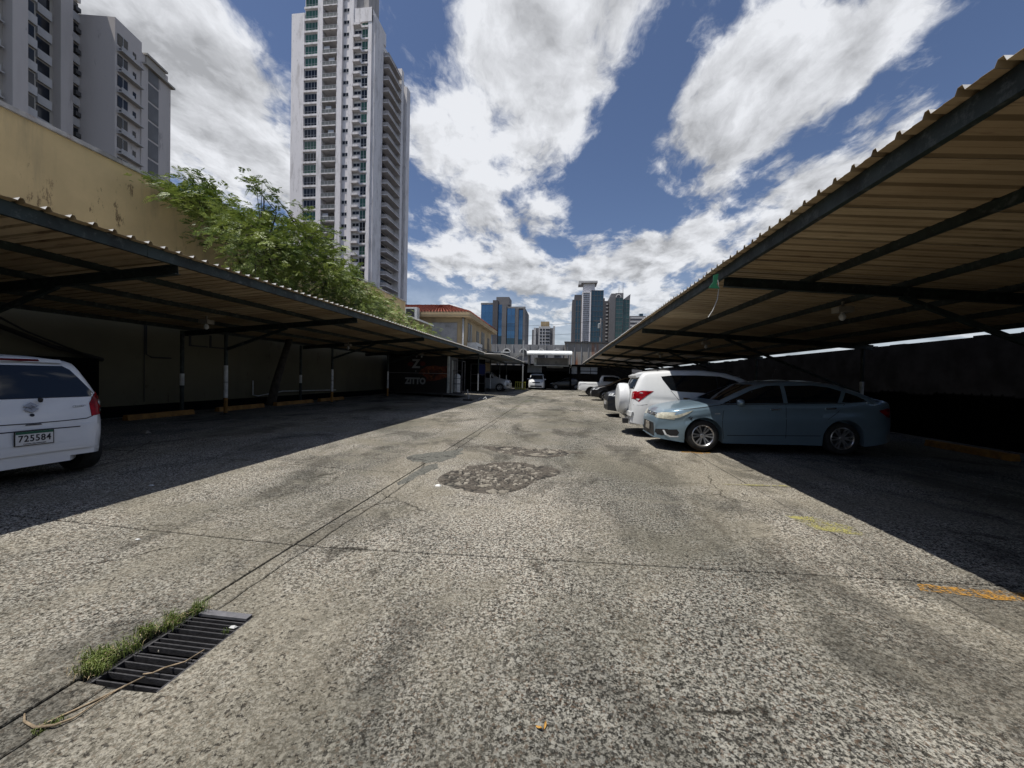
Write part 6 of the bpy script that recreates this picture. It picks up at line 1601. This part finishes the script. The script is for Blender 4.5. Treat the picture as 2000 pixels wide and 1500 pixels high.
# small stand on the concrete in front of the kiosk
t = thing('sign_stand', 'short white pole on a dark foot standing in front of the kiosk', 'stand', (-5.25, 21.6, gz(-5.25)))
b = MB(); b.box((-.28, -.2, 0), (.28, .2, .09)); b.build('foot', 'trim', t)
b = MB(); b.beam((0.02, 0, .09), (-.07, 0, .62), .07, .05); b.beam((.02, 0, .1), (.10, 0, .36), .05, .05); b.build('pole', 'white_dull', t)
b = MB(); b.tube([(0, 0, 0), (.12, .05, .10), (.3, 0, .03), (.42, .1, .14), (.5, 0, .02)], .04, 6); o = b.build('crumpled_bag', 'white_dull', loc=(-4.95, 22.9, gz(-4.9)+.02)); tag(o, 'crumpled pale bag on the concrete beside the kiosk', 'bag')
# hand rack and cloth beyond the kiosk
b = MB()
for (x, z0, z1) in ((-6.2, .2, 2.5), (-7.4, .2, 2.5)): b.box((x, 31.0, z0), (x+.05, 31.05, z1))
for z in (.9, 1.6, 2.45): b.box((-7.4, 31.0, z), (-6.15, 31.05, z+.04))
tag(b.build('metal_rack', 'iron'), 'bare metal rack standing between the kiosk and the silver car', 'rack')
b = MB(); b.prism([(0, 0), (.5, -.05), (.55, -.9), (.3, -1.05), (.05, -.8)], 31.1, 31.2, lambda u, v, h: (-6.75+u, h, 2.55+v)); tag(b.build('hanging_cloth', 'blue_cloth'), 'dark blue cloth hanging from the metal rack', 'cloth')
t = thing('folding_barrier', 'yellow folding barrier on the ground beside the silver off-road car', 'barrier', (-4.75, 39.5, .08))
b = MB()
for k in range(6): b.box((k*.2, 0, .08), (k*.2+.07, .06, .95))
b.build('pickets', 'yellow_thing', t); b = MB(); b.box((0, -.02, .85), (1.1, .0, .93)); b.box((0, -.02, .2), (1.1, 0, .28)); b.build('rail', 'yellow_thing', t)
# cables and scrap hanging from the right beam
b = MB(); P0 = Vector((2.28, 6.2, 3.02)); b.tube([P0, P0+Vector((.02, 0, -.12)), P0+Vector((0, .0, -.30)), P0+Vector((-.06, 0, -.46)), P0+Vector((-.12, 0, -.56))], .006, 5); tag(b.build('dangling_string', 'plastic_white'), 'thin white cord dangling from the tip of a right rafter', 'cord')
b = MB(); b.prism([(0, 0), (.07, .02), (.05, -.14), (.09, -.2), (-.06, -.19), (.0, -.1)], 6.15, 6.17, lambda u, v, h: (2.20+u, h, 3.08+v)); tag(b.build('plastic_scrap', 'plastic_green'), 'green plastic scrap caught on the tip of a right rafter', 'scrap')
# litter in the shade
for (x, y, s, m_, lb) in ((-8.4, 6.9, .10, 'lamp_box', 'crumpled paper behind the nearest wheel stop, in the left shade'), (-4.9, 4.1, .03, 'plastic_white', 'small white scrap in the left shade near the sunlight edge'), (7.2, 6.9, .05, 'plastic_white', 'white scrap in the deep shade at the right'), (7.8, 6.4, .05, 'lamp_box', 'pale scrap in the deep shade farthest right')):
    chip(x, y, s, m_, lb)
